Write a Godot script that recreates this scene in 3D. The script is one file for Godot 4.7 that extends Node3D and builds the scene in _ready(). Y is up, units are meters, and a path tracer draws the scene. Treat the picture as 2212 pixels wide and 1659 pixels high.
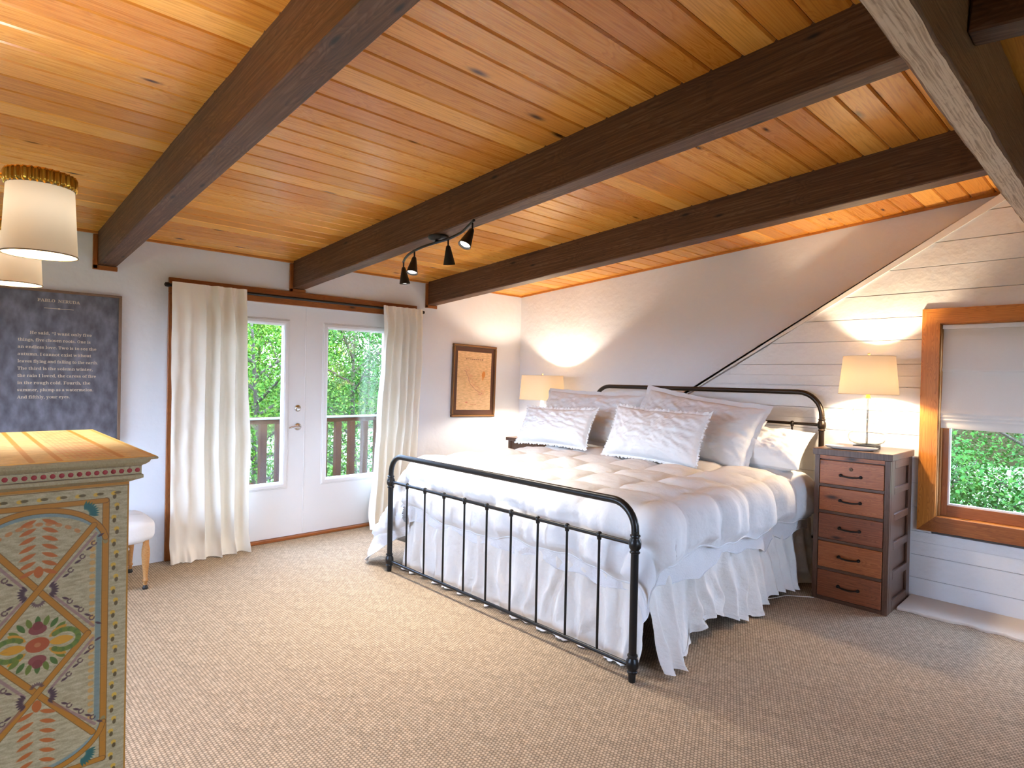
extends Node3D
# Attic bedroom: plank ceiling on dark beams, French doors to a balcony, iron bed, painted chest.
# x runs along the door wall to the right, z from the door wall towards the viewer, metres.

const CAM := Vector3(0, 1.463, 0)
const FPX := 1304.9
const ZD := -5.19        # door wall
const XS := 4.92         # shiplap face
const XP := 5.05         # plaster face
const XL := -1.75        # left wall
const ZB := 3.3          # wall behind the viewer
const SLOPE := 0.0688    # ceiling rise per metre towards the ridge
const YC := 2.447        # ceiling height at the door wall
const ZR := -0.45        # ridge

var cam_r: Vector3
var cam_u: Vector3
var cam_f: Vector3
var rng := RandomNumberGenerator.new()
var M := {}
var taken := {}

# ------------------------------------------------------------------ mesh builder
class MB:
	var V := PackedVector3Array()
	var N := PackedVector3Array()
	var U := PackedVector2Array()
	var I := PackedInt32Array()
	var uvo := Vector2.ZERO

	func face(p: Array, n: Vector3, uv: Array = []) -> void:
		var b := V.size()
		var c: Vector3 = (p[1] - p[0]).cross(p[2] - p[0])
		var flip: bool = c.dot(n) > 0.0
		for k in p.size():
			V.append(p[k]); N.append(n)
			U.append((uv[k] if uv.size() > k else Vector2(p[k].x + p[k].z, p[k].y)) + uvo)
		for k in range(1, p.size() - 1):
			if flip:
				I.append_array([b, b + k + 1, b + k])
			else:
				I.append_array([b, b + k, b + k + 1])

	func uvf(p: Vector3, n: Vector3, g: int) -> Vector2:
		var a := n.abs()
		var d := 0
		if a.y > a.x and a.y >= a.z: d = 1
		elif a.z > a.x: d = 2
		if d == g:
			return Vector2(p[(g + 1) % 3] * 0.3, p[(g + 2) % 3])
		return Vector2(p[g], p[3 - g - d])

	func box(at: Vector3, size: Vector3, bev := 0.0, grain := -1, basis := Basis.IDENTITY) -> void:
		var h := size * 0.5
		var g := grain
		if g < 0:
			g = 0
			if size.y > size.x and size.y >= size.z: g = 1
			elif size.z > size.x: g = 2
		bev = minf(bev, minf(h.x, minf(h.y, h.z)) * 0.95)
		var i := h - Vector3(bev, bev, bev)
		for k in 3:
			var a := (k + 1) % 3
			var b := (k + 2) % 3
			for s in [-1.0, 1.0]:
				var pts := []
				var uvs := []
				var n := Vector3.ZERO
				n[k] = s
				for c in [[-1, -1], [1, -1], [1, 1], [-1, 1]]:
					var p := Vector3.ZERO
					p[k] = s * h[k]; p[a] = c[0] * i[a]; p[b] = c[1] * i[b]
					pts.append(at + basis * p); uvs.append(uvf(p, n, g))
				face(pts, basis * n, uvs)
		if bev <= 0.0: return
		for k in 3:
			var a := (k + 1) % 3
			var b := (k + 2) % 3
			for sa in [-1.0, 1.0]:
				for sb in [-1.0, 1.0]:
					var pts := []
					var uvs := []
					var n := Vector3.ZERO
					n[a] = sa; n[b] = sb * 0.999
					for c in [[-1, 0], [1, 0], [1, 1], [-1, 1]]:
						var p := Vector3.ZERO
						p[k] = c[0] * i[k]
						p[a] = sa * (h[a] if c[1] == 0 else i[a])
						p[b] = sb * (i[b] if c[1] == 0 else h[b])
						pts.append(at + basis * p); uvs.append(uvf(p, n, g))
					face(pts, (basis * n).normalized(), uvs)
		for sx in [-1.0, 1.0]:
			for sy in [-1.0, 1.0]:
				for sz in [-1.0, 1.0]:
					var s := Vector3(sx, sy, sz)
					var pts := []
					for k in 3:
						var p := s * i
						p[k] = s[k] * h[k]
						pts.append(at + basis * p)
					face(pts, (basis * s).normalized(), [Vector2.ZERO, Vector2.ZERO, Vector2.ZERO])

	# poly: flat polygon, pushed along dir
	func prism(poly: Array, dir: Vector3, uaxis := Vector3.ZERO, vaxis := Vector3.ZERO) -> void:
		var n: Vector3 = -dir.normalized()
		var ctr := Vector3.ZERO
		for p in poly: ctr += p
		ctr /= poly.size()
		var uv := func(p: Vector3) -> Vector2:
			if uaxis == Vector3.ZERO: return Vector2(p.x + p.z, p.y)
			return Vector2(p.dot(uaxis), p.dot(vaxis))
		var f := []
		var b := []
		var fu := []
		for p in poly:
			f.append(p); b.append(p + dir); fu.append(uv.call(p))
		face(f, n, fu); face(b, -n, fu)
		for k in poly.size():
			var p: Vector3 = poly[k]
			var q: Vector3 = poly[(k + 1) % poly.size()]
			var sn := (q - p).cross(dir).normalized()
			if sn.dot((p + q) * 0.5 - ctr) < 0.0: sn = -sn
			var up: Vector2 = uv.call(p)
			var uq: Vector2 = uv.call(q)
			face([p, q, q + dir, p + dir], sn, [up, uq, uq + Vector2(0, dir.length()), up + Vector2(0, dir.length())])

	func lathe(prof: Array, seg: int, xf := Transform3D.IDENTITY) -> void:
		var sn := []
		for k in prof.size() - 1:
			var d: Vector2 = prof[k + 1] - prof[k]
			sn.append(Vector2(d.y, -d.x).normalized() if d.length() > 1e-7 else Vector2(1, 0))
		var len := 0.0
		for k in prof.size() - 1:
			var n0: Vector2 = sn[k]
			var n1: Vector2 = sn[k]
			if k > 0 and sn[k - 1].dot(sn[k]) > 0.55: n0 = (sn[k - 1] + sn[k]).normalized()
			if k < sn.size() - 1 and sn[k + 1].dot(sn[k]) > 0.55: n1 = (sn[k + 1] + sn[k]).normalized()
			var b := V.size()
			var l1: float = len + prof[k].distance_to(prof[k + 1])
			for j in seg + 1:
				var t := TAU * j / seg
				var c := Vector2(cos(t), sin(t))
				for e in 2:
					var pr: Vector2 = prof[k + e]
					var nn: Vector2 = n1 if e else n0
					V.append(xf * Vector3(pr.x * c.x, pr.y, pr.x * c.y))
					N.append((xf.basis * Vector3(nn.x * c.x, nn.y, nn.x * c.y)).normalized())
					U.append(Vector2(float(j) / seg, (l1 if e else len)) + uvo)
			for j in seg:
				var q := b + j * 2
				I.append_array([q, q + 1, q + 3, q, q + 3, q + 2])
			len = l1

	func tube(pts: Array, rad, seg := 10, caps := true) -> void:
		var n := pts.size()
		var dirs := []
		for k in n:
			dirs.append((pts[mini(k + 1, n - 1)] - pts[maxi(k - 1, 0)]).normalized())
		var x: Vector3 = dirs[0].cross(Vector3.UP)
		if x.length() < 0.05: x = dirs[0].cross(Vector3.RIGHT)
		x = x.normalized()
		var b := V.size()
		var len := 0.0
		for k in n:
			var d: Vector3 = dirs[k]
			x = (x - d * x.dot(d)).normalized()
			var y := d.cross(x)
			var r: float = rad[k] if rad is Array else rad
			if k: len += pts[k].distance_to(pts[k - 1])
			for j in seg + 1:
				var t := TAU * j / seg
				var o := x * cos(t) + y * sin(t)
				V.append(pts[k] + o * r); N.append(o); U.append(Vector2(len, float(j) / seg) + uvo)
		for k in n - 1:
			for j in seg:
				var q := b + k * (seg + 1) + j
				I.append_array([q, q + seg + 1, q + seg + 2, q, q + seg + 2, q + 1])
		if caps:
			for e in [0, n - 1]:
				var c := V.size()
				var nn: Vector3 = dirs[e] * (-1.0 if e == 0 else 1.0)
				V.append(pts[e]); N.append(nn); U.append(Vector2.ZERO)
				for j in seg + 1:
					V.append(V[b + e * (seg + 1) + j]); N.append(nn); U.append(Vector2.ZERO)
				for j in seg:
					if e == 0: I.append_array([c, c + 1 + j, c + 2 + j])
					else: I.append_array([c, c + 2 + j, c + 1 + j])

	# grid of points pos[j * nu + i], smooth normals; uvs given
	func sheet(nu: int, nv: int, pos: PackedVector3Array, uv: PackedVector2Array, nrm := PackedVector3Array()) -> void:
		var b := V.size()
		var nn := nrm if nrm.size() else MB.normals(nu, nv, pos)
		V.append_array(pos); N.append_array(nn); U.append_array(uv)
		for j in nv - 1:
			for i in nu - 1:
				var q := b + j * nu + i
				I.append_array([q, q + 1, q + nu + 1, q, q + nu + 1, q + nu])

	static func normals(nu: int, nv: int, pos: PackedVector3Array) -> PackedVector3Array:
		var out := PackedVector3Array()
		out.resize(nu * nv)
		for j in nv:
			for i in nu:
				var dx := pos[j * nu + mini(i + 1, nu - 1)] - pos[j * nu + maxi(i - 1, 0)]
				var dy := pos[mini(j + 1, nv - 1) * nu + i] - pos[maxi(j - 1, 0) * nu + i]
				out[j * nu + i] = dy.cross(dx).normalized()
		return out

	func done() -> ArrayMesh:
		# every triangle turns the way its normals point (clockwise seen from outside)
		for k in range(0, I.size(), 3):
			var p := V[I[k]]
			if (V[I[k + 1]] - p).cross(V[I[k + 2]] - p).dot(N[I[k]] + N[I[k + 1]] + N[I[k + 2]]) > 0.0:
				var q := I[k + 1]
				I[k + 1] = I[k + 2]
				I[k + 2] = q
		var a := []
		a.resize(Mesh.ARRAY_MAX)
		a[Mesh.ARRAY_VERTEX] = V; a[Mesh.ARRAY_NORMAL] = N; a[Mesh.ARRAY_TEX_UV] = U; a[Mesh.ARRAY_INDEX] = I
		var m := ArrayMesh.new()
		m.add_surface_from_arrays(Mesh.PRIMITIVE_TRIANGLES, a)
		return m

# ------------------------------------------------------------------ scene helpers
func numbered(called: String) -> String:
	var k: int = taken.get(called, 0)
	taken[called] = k + 1
	return called if k == 0 else "%s_%03d" % [called, k]

func thing(called: String, label: String, category: String, at := Vector3.ZERO, group := "") -> Node3D:
	var o := Node3D.new()
	o.name = numbered(called)
	add_child(o)
	o.position = at
	tag(o, label, category, group)
	return o

func tag(o: Node, label: String, category: String, group := "") -> void:
	o.set_meta("label", label)
	o.set_meta("category", category)
	if group: o.set_meta("group", group)

func structure(called: String) -> Node3D:
	var o := Node3D.new()
	o.name = numbered(called)
	add_child(o)
	o.set_meta("kind", "structure")
	return o

func part(called: String, mesh: Mesh, m: Material, parent: Node) -> MeshInstance3D:
	var o := MeshInstance3D.new()
	o.mesh = mesh
	o.name = called
	if m: o.set_surface_override_material(0, m)
	o.cast_shadow = GeometryInstance3D.SHADOW_CASTING_SETTING_ON
	parent.add_child(o, true)
	return o

func group_part(called: String, parent: Node) -> Node3D:
	var o := Node3D.new()
	o.name = called
	parent.add_child(o, true)
	return o

func bx(called: String, lo: Vector3, hi: Vector3, m: Material, parent: Node, bev := 0.0, grain := -1) -> MeshInstance3D:
	var b := MB.new()
	b.uvo = Vector2(rng.randf() * 7.0, rng.randf() * 3.0)
	var pp := Vector3.ZERO
	if parent != self and parent is Node3D: pp = world_of(parent)
	b.box((lo + hi) * 0.5 - pp, hi - lo, bev, grain)
	return part(called, b.done(), m, parent)

func world_of(n: Node) -> Vector3:
	var p := Vector3.ZERO
	while n != self and n is Node3D:
		p += n.position
		n = n.get_parent()
	return p

func ray(px: float, py: float) -> Vector3:
	return cam_r * ((px - 1106.0) / FPX) - cam_u * ((py - 829.5) / FPX) + cam_f

func hit(px: float, py: float, axis: int, value: float) -> Vector3:
	var d := ray(px, py)
	return CAM + d * ((value - CAM[axis]) / d[axis])

func ceil_y(z: float) -> float:
	return YC + SLOPE * (z - ZD) if z < ZR else YC + SLOPE * (ZR - ZD) - 0.1 * (z - ZR)

# ------------------------------------------------------------------ materials
func plain(c: Color, rough := 0.6, metal := 0.0) -> StandardMaterial3D:
	var m := StandardMaterial3D.new()
	m.albedo_color = c
	m.roughness = rough
	m.metallic = metal
	return m

func noise(seed_: int, freq: float, oct := 3, kind := FastNoiseLite.TYPE_SIMPLEX_SMOOTH) -> FastNoiseLite:
	var n := FastNoiseLite.new()
	n.seed = seed_
	n.frequency = freq
	n.noise_type = kind
	n.fractal_octaves = oct
	return n

func bytes_of(im: Image) -> PackedByteArray:
	im.convert(Image.FORMAT_L8)
	return im.get_data()

# wood grain: u along the grain, v across
func wood(seed_: int, light: Color, dark: Color, rings: float, along: float, across: float, rough: float, knots := 2, fine := 0.5, streaks := 0.3) -> StandardMaterial3D:
	var w := 512
	var h := 256
	var lowi := noise(seed_, 0.012, 2).get_seamless_image(w / 4, h)
	lowi.resize(w, h, Image.INTERPOLATE_CUBIC)
	var low := bytes_of(lowi)
	var sti := noise(seed_ + 7, 0.09, 3).get_seamless_image(24, h)
	sti.resize(w, h, Image.INTERPOLATE_CUBIC)
	var st := bytes_of(sti)
	var fni := noise(seed_ + 9, 0.4, 2).get_seamless_image(128, h)
	fni.resize(w, h, Image.INTERPOLATE_BILINEAR)
	var fn := bytes_of(fni)
	var r := RandomNumberGenerator.new()
	r.seed = seed_
	var ks := []
	for k in knots: ks.append([r.randf() * w, r.randf() * h, r.randf_range(0.6, 1.2)])
	var data := PackedByteArray()
	data.resize(w * h * 3)
	var bump := PackedByteArray()
	bump.resize(w * h)
	var ax := w / along          # pixels per metre
	var ay := h / across
	for j in h:
		for i in w:
			var q := j * w + i
			var t: float = low[q] / 255.0
			var kn := 0.0
			for k in ks:
				var dx: float = absf(i - k[0]); dx = minf(dx, w - dx)
				var dy: float = absf(j - k[1]); dy = minf(dy, h - dy)
				var d: float = (dx * dx / (ax * ax * 0.0036) + dy * dy / (ay * ay * 0.00032)) / (k[2] * k[2])
				if d < 9.0:
					t += 0.35 * exp(-d * 0.7)
					kn = maxf(kn, exp(-d * 2.6))
			var g: float = fposmod(t * rings, 1.0)
			g = g * g * (1.0 if g < 0.86 else (1.0 - g) / 0.14)
			var v: float = g * fine + (st[q] / 255.0 - 0.5) * streaks * 2.0 + (fn[q] / 255.0 - 0.5) * 0.16
			v = clampf(v, -0.25, 1.0)
			var c := light.lerp(dark, v) if v >= 0.0 else light.lightened(-v * 0.35)
			if kn > 0.02: c = c.lerp(dark.darkened(0.62), kn)
			data[q * 3] = clampi(int(c.r * 255.0), 0, 255)
			data[q * 3 + 1] = clampi(int(c.g * 255.0), 0, 255)
			data[q * 3 + 2] = clampi(int(c.b * 255.0), 0, 255)
	var im := Image.create_from_data(w, h, false, Image.FORMAT_RGB8, data)
	var m := plain(Color.WHITE, rough)
	m.albedo_texture = ImageTexture.create_from_image(im)
	m.uv1_scale = Vector3(1.0 / along, 1.0 / across, 1.0)
	return m

func tinted(m: StandardMaterial3D, c: Color) -> StandardMaterial3D:
	var d: StandardMaterial3D = m.duplicate()
	d.albedo_color = c
	return d

func bumpy(m: StandardMaterial3D, seed_: int, freq: float, size: float, strength: float, oct := 3) -> StandardMaterial3D:
	var im := noise(seed_, freq, oct).get_seamless_image(256, 256)
	im.convert(Image.FORMAT_RGBA8)
	im.bump_map_to_normal_map(6.0)
	m.normal_enabled = true
	m.normal_texture = ImageTexture.create_from_image(im)
	m.normal_scale = strength
	m.uv1_triplanar = true
	m.uv1_world_triplanar = true
	m.uv1_scale = Vector3.ONE / size
	return m

func carpet_material() -> StandardMaterial3D:
	# loop pile: rows of short loops, each row shifted by half a loop; 24 x 24 loops on 0.36 m
	var s := 480
	var n := 24
	var c := float(s) / n
	var r := RandomNumberGenerator.new()
	r.seed = 41
	var tone := []
	for k in n * n: tone.append(r.randf())
	var fib := bytes_of(noise(77, 0.22, 2).get_seamless_image(s, s))
	var pat := bytes_of(noise(12, 0.008, 3).get_seamless_image(s, s))
	var data := PackedByteArray()
	data.resize(s * s * 3)
	var hgt := PackedByteArray()
	hgt.resize(s * s)
	for j in s:
		var row := int(j / c)
		var fy: float = fposmod(j / c, 1.0) - 0.5
		for i in s:
			var sx: float = i / c + (0.5 if row % 2 else 0.0)
			var col := int(sx) % n
			var fx: float = fposmod(sx, 1.0) - 0.5
			var d: float = fx * fx * 4.0 + fy * fy * 3.2
			var b: float = clampf(1.08 - d, 0.0, 1.0)
			b = b * b * (3.0 - 2.0 * b)
			var q := j * s + i
			hgt[q] = int(b * 200.0 + fib[q] * 0.2)
			var f: float = 0.70 + 0.30 * b + (tone[row * n + col] - 0.5) * 0.12 + (fib[q] / 255.0 - 0.5) * 0.12 + (pat[q] / 255.0 - 0.5) * 0.06
			data[q * 3] = clampi(int(188.0 * f), 0, 255)
			data[q * 3 + 1] = clampi(int(166.0 * f), 0, 255)
			data[q * 3 + 2] = clampi(int(140.0 * f), 0, 255)
	var m := plain(Color.WHITE, 0.95)
	m.albedo_texture = ImageTexture.create_from_image(Image.create_from_data(s, s, false, Image.FORMAT_RGB8, data))
	var ni := Image.create_from_data(s, s, false, Image.FORMAT_L8, hgt)
	ni.convert(Image.FORMAT_RGBA8)
	ni.bump_map_to_normal_map(4.0)
	m.normal_enabled = true
	m.normal_texture = ImageTexture.create_from_image(ni)
	m.normal_scale = 0.6
	m.uv1_scale = Vector3(1.0 / 0.36, 1.0 / 0.36, 1.0)
	m.metallic_specular = 0.1
	return m

func cloth_material(c: Color, seed_: int, size := 0.25, strength := 0.35, freq := 0.05) -> StandardMaterial3D:
	var m := plain(c, 0.9)
	m.metallic_specular = 0.15
	var im := noise(seed_, freq, 4).get_seamless_image(256, 256)
	im.convert(Image.FORMAT_RGBA8)
	im.bump_map_to_normal_map(5.0)
	m.normal_enabled = true
	m.normal_texture = ImageTexture.create_from_image(im)
	m.normal_scale = strength
	m.uv1_scale = Vector3(1.0 / size, 1.0 / size, 1.0)
	return m

func make_materials() -> void:
	var pine := wood(11, Color(0.95, 0.68, 0.30), Color(0.77, 0.45, 0.12), 7.0, 1.9, 0.26, 0.27, 1, 0.55, 0.32)
	var pine2 := wood(23, Color(0.97, 0.71, 0.33), Color(0.79, 0.48, 0.14), 5.0, 2.3, 0.24, 0.29, 1, 0.5, 0.34)
	M.pine = [pine, tinted(pine, Color(0.96, 0.93, 0.88)), tinted(pine, Color(0.92, 0.86, 0.78)), pine2, tinted(pine2, Color(0.92, 0.86, 0.78)), tinted(pine2, Color(1.0, 0.97, 0.95))]
	M.beam = wood(31, Color(0.38, 0.25, 0.155), Color(0.185, 0.105, 0.055), 9.0, 1.7, 0.35, 0.55, 2, 0.45, 0.45)
	M.ridge = wood(37, Color(0.50, 0.37, 0.26), Color(0.28, 0.18, 0.11), 6.0, 1.2, 0.22, 0.6, 0, 0.4, 0.5)
	M.ridge_worn_lit = wood(39, Color(0.82, 0.74, 0.64), Color(0.50, 0.40, 0.31), 6.0, 0.9, 0.2, 0.6, 0, 0.35, 0.7)  # scuffed wood, with light from the floor painted into its paler tone
	M.casing = wood(43, Color(0.80, 0.52, 0.22), Color(0.57, 0.31, 0.09), 8.0, 1.1, 0.16, 0.4, 1, 0.6, 0.25)
	M.casing_dark = wood(47, Color(0.62, 0.36, 0.15), Color(0.42, 0.21, 0.07), 8.0, 1.3, 0.16, 0.42, 1, 0.6, 0.25)
	M.drawer = wood(53, Color(0.66, 0.38, 0.20), Color(0.42, 0.20, 0.09), 9.0, 0.7, 0.2, 0.38, 1, 0.55, 0.3)
	M.drawer_dark = wood(59, Color(0.55, 0.31, 0.19), Color(0.35, 0.17, 0.10), 11.0, 0.8, 0.22, 0.38, 1, 0.6, 0.35)
	M.cabinet = wood(61, Color(0.36, 0.25, 0.19), Color(0.21, 0.13, 0.09), 6.0, 0.9, 0.2, 0.3, 0, 0.4, 0.35)
	M.rail_wood = wood(67, Color(0.26, 0.15, 0.07), Color(0.16, 0.09, 0.04), 5.0, 1.0, 0.2, 0.9, 0, 0.4, 0.4)
	M.rail_wood.metallic_specular = 0.1
	M.leg_wood = wood(71, Color(0.72, 0.52, 0.30), Color(0.5, 0.33, 0.16), 6.0, 0.5, 0.15, 0.5, 0, 0.5, 0.3)
	M.frame_wood = wood(73, Color(0.40, 0.27, 0.14), Color(0.22, 0.13, 0.06), 6.0, 0.6, 0.1, 0.45, 0, 0.5, 0.3)
	M.board_frame = wood(79, Color(0.50, 0.40, 0.32), Color(0.34, 0.25, 0.19), 6.0, 0.8, 0.1, 0.6, 0, 0.4, 0.3)
	M.plaster = bumpy(plain(Color(0.895, 0.915, 0.94), 0.85), 3, 0.03, 0.9, 0.12, 4)
	M.shiplap = bumpy(plain(Color(0.905, 0.91, 0.915), 0.6), 5, 0.02, 0.5, 0.2, 4)
	M.white_trim = plain(Color(0.90, 0.89, 0.88), 0.5)
	M.door = plain(Color(0.89, 0.89, 0.89), 0.42)
	M.carpet = carpet_material()
	M.runner = bumpy(plain(Color(0.84, 0.79, 0.73), 0.95), 9, 0.12, 0.12, 0.8, 3)
	M.iron = plain(Color(0.10, 0.105, 0.11), 0.34, 0.35)
	M.iron_brown = plain(Color(0.17, 0.125, 0.09), 0.36, 0.4)
	M.black = plain(Color(0.05, 0.045, 0.045), 0.45)
	M.comforter = cloth_material(Color(0.875, 0.88, 0.885), 101, 0.45, 0.35, 0.02)
	M.quilt = cloth_material(Color(0.89, 0.89, 0.895), 103, 0.10, 0.9, 0.03)
	M.skirt = cloth_material(Color(0.91, 0.895, 0.87), 105, 0.3, 0.4, 0.03)
	M.linen = cloth_material(Color(0.89, 0.895, 0.90), 107, 0.35, 0.22, 0.02)
	M.sham = cloth_material(Color(0.84, 0.85, 0.86), 109, 0.3, 0.25, 0.02)
	M.curtain = cloth_material(Color(0.945, 0.925, 0.875), 111, 0.08, 0.35, 0.1)
	M.curtain.backlight_enabled = true
	M.curtain.backlight = Color(0.25, 0.24, 0.21)
	M.shade_cloth = cloth_material(Color(0.83, 0.80, 0.765), 113, 0.1, 0.3, 0.1)
	M.shade_cloth.backlight_enabled = true
	M.shade_cloth.backlight = Color(0.2, 0.19, 0.18)
	M.lamp_shade = plain(Color(0.95, 0.87, 0.73), 0.85)
	M.lamp_shade.backlight_enabled = true
	M.lamp_shade.backlight = Color(0.22, 0.18, 0.125)
	M.chandelier_shade = plain(Color(0.92, 0.84, 0.68), 0.8)
	M.chandelier_shade.backlight_enabled = true
	M.chandelier_shade.backlight = Color(0.10, 0.09, 0.07)
	M.shade_trim = plain(Color(0.5, 0.42, 0.28), 0.7)
	M.brass = plain(Color(0.86, 0.66, 0.26), 0.22, 1.0)
	M.chrome = plain(Color(0.78, 0.76, 0.73), 0.18, 1.0)
	M.ceramic = plain(Color(0.93, 0.92, 0.90), 0.2)
	M.cable = plain(Color(0.85, 0.83, 0.78), 0.5)
	M.glass = plain(Color(0.3, 0.33, 0.32, 0.05), 0.02)
	M.glass.transparency = BaseMaterial3D.TRANSPARENCY_ALPHA
	M.lamp_glass = plain(Color(0.97, 0.985, 0.98, 0.02), 0.0)
	M.lamp_glass.refraction_enabled = true
	M.lamp_glass.refraction_scale = 0.05
	M.bulb = plain(Color(1, 0.95, 0.85), 0.4)
	M.bulb.emission_enabled = true
	M.bulb.emission = Color(1.0, 0.86, 0.62)
	M.bulb.emission_energy_multiplier = 3.0
	M.led = plain(Color(1, 1, 1), 0.4)
	M.led.emission_enabled = true
	M.led.emission = Color(1.0, 0.97, 0.93)
	M.led.emission_energy_multiplier = 3.0

# ------------------------------------------------------------------ set-up
func set_camera() -> void:
	var yaw := 0.759251533
	var pitch := -0.00924114
	var roll := 0.02140957
	var f := Vector3(sin(yaw) * cos(pitch), sin(pitch), -cos(yaw) * cos(pitch))
	var r := Vector3(cos(yaw), 0, sin(yaw))
	var u := r.cross(f)
	cam_r = r * cos(roll) + u * sin(roll)
	cam_u = u * cos(roll) - r * sin(roll)
	cam_f = f
	var c := Camera3D.new()
	c.name = "camera"
	add_child(c)
	c.transform = Transform3D(Basis(cam_r, cam_u, -cam_f), CAM)
	c.fov = rad_to_deg(2.0 * atan(829.5 / FPX))
	c.near = 0.05
	c.far = 200.0
	c.current = true

func set_light() -> void:
	var env := Environment.new()
	env.background_mode = Environment.BG_SKY
	var sky := Sky.new()
	var sm := ProceduralSkyMaterial.new()
	sm.sky_top_color = Color(0.70, 0.82, 1.0)
	sm.sky_horizon_color = Color(0.84, 0.90, 0.98)
	sm.ground_horizon_color = Color(0.55, 0.58, 0.50)
	sm.ground_bottom_color = Color(0.30, 0.32, 0.25)
	sm.sky_energy_multiplier = 3.4
	sm.ground_energy_multiplier = 1.2
	sky.sky_material = sm
	env.sky = sky
	env.tonemap_mode = Environment.TONE_MAPPER_LINEAR
	env.tonemap_exposure = 1.72
	env.sdfgi_enabled = true
	env.ssao_enabled = true
	env.ssil_enabled = true
	var we := WorldEnvironment.new()
	we.name = "environment"
	we.environment = env
	add_child(we)
	var sun := DirectionalLight3D.new()
	sun.name = "sun"
	add_child(sun)
	sun.look_at_from_position(Vector3(-0.5, 8, 6.0), Vector3.ZERO)
	sun.light_energy = 1.0
	sun.light_color = Color(1.0, 0.96, 0.88)
	sun.light_angular_distance = 2.0
	sun.sky_mode = DirectionalLight3D.SKY_MODE_LIGHT_ONLY
	sun.shadow_enabled = true

func omni(called: String, at: Vector3, energy: float, c: Color, size: float, parent: Node) -> void:
	var l := OmniLight3D.new()
	l.name = called
	parent.add_child(l, true)
	l.position = at
	l.light_energy = energy
	l.light_color = c
	l.light_size = size
	l.omni_range = 14.0
	l.omni_attenuation = 2.0
	l.shadow_enabled = true

# ------------------------------------------------------------------ the room
func build_room() -> void:
	var fl := structure("floor")
	var b := MB.new()
	var x0 := XL - 0.2; var x1 := XP + 0.2; var z0 := ZD - 0.16; var z1 := ZB + 0.2
	b.face([Vector3(x0, 0, z0), Vector3(x1, 0, z0), Vector3(x1, 0, z1), Vector3(x0, 0, z1)], Vector3.UP, [Vector2(z0, x0), Vector2(z0, x1), Vector2(z1, x1), Vector2(z1, x0)])
	part("carpet", b.done(), M.carpet, fl)
	bx("subfloor", Vector3(x0, -0.25, z0), Vector3(x1, -0.004, z1), M.rail_wood, fl)

	# door wall with its opening
	var w := structure("wall_back")
	var ox0 := 1.385; var ox1 := 3.405; var oy := 2.075
	bx("plaster", Vector3(x0, 0, ZD - 0.16), Vector3(ox0, 3.0, ZD), M.plaster, w)
	bx("plaster", Vector3(ox1, 0, ZD - 0.16), Vector3(x1, 3.0, ZD), M.plaster, w)
	bx("plaster", Vector3(ox0, oy, ZD - 0.16), Vector3(ox1, 3.0, ZD), M.plaster, w)

	var wl := structure("wall_left")
	bx("plaster", Vector3(XL - 0.2, 0, ZD), Vector3(XL, 3.2, -4.7), M.plaster, wl)
	bx("plaster", Vector3(XL - 0.2, 0, -2.3), Vector3(XL, 3.2, ZB), M.plaster, wl)
	bx("plaster", Vector3(XL - 0.2, 0, -4.7), Vector3(XL, 0.75, -2.3), M.plaster, wl)
	bx("plaster", Vector3(XL - 0.2, 2.15, -4.7), Vector3(XL, 3.2, -2.3), M.plaster, wl)
	var w3 := structure("added_window_3")  # out of view, added so fill daylight enters from the left
	for k in 3:
		var z := -4.7 + k * 1.17
		bx("mullion", Vector3(XL - 0.12, 0.75, z), Vector3(XL - 0.05, 2.15, z + 0.06), M.casing, w3, 0.005)
		if k < 2: bx("pane", Vector3(XL - 0.085, 0.81, z + 0.06), Vector3(XL - 0.08, 2.09, z + 1.17), M.glass, w3)
	bx("sill", Vector3(XL - 0.12, 0.75, -4.7), Vector3(XL + 0.03, 0.81, -2.3), M.casing, w3, 0.005)
	bx("head", Vector3(XL - 0.12, 2.09, -4.7), Vector3(XL - 0.03, 2.15, -2.3), M.casing, w3, 0.005)
	var wf := structure("wall_front")
	# unseen window added behind the viewer to bring in fill daylight
	bx("plaster", Vector3(XL, 0, ZB), Vector3(0.6, 3.2, ZB + 0.2), M.plaster, wf)
	bx("plaster", Vector3(2.8, 0, ZB), Vector3(XP + 0.2, 3.2, ZB + 0.2), M.plaster, wf)
	bx("plaster", Vector3(0.6, 2.15, ZB), Vector3(2.8, 3.2, ZB + 0.2), M.plaster, wf)
	bx("plaster", Vector3(0.6, 0, ZB), Vector3(2.8, 0.8, ZB + 0.2), M.plaster, wf)
	var w2 := structure("added_window_2")
	for k in 6:
		var x := 0.6 + k * 0.428
		bx("mullion", Vector3(x, 0.8, ZB + 0.05), Vector3(x + 0.06, 2.15, ZB + 0.12), M.casing, w2, 0.005)
		if k < 5: bx("pane", Vector3(x + 0.06, 0.86, ZB + 0.08), Vector3(x + 0.428, 2.09, ZB + 0.085), M.glass, w2)
	bx("sill", Vector3(0.6, 0.8, ZB - 0.03), Vector3(2.8, 0.86, ZB + 0.12), M.casing, w2, 0.005)
	bx("head", Vector3(0.6, 2.09, ZB + 0.03), Vector3(2.8, 2.15, ZB + 0.12), M.casing, w2, 0.005)

	build_right_wall()
	build_ceiling()
	build_beams()

func diag(z: float) -> float:
	return 1.427 + 0.613 * (z + 2.72)

func diag_z(y: float) -> float:
	return (y - 1.427) / 0.613 - 2.72

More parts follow.
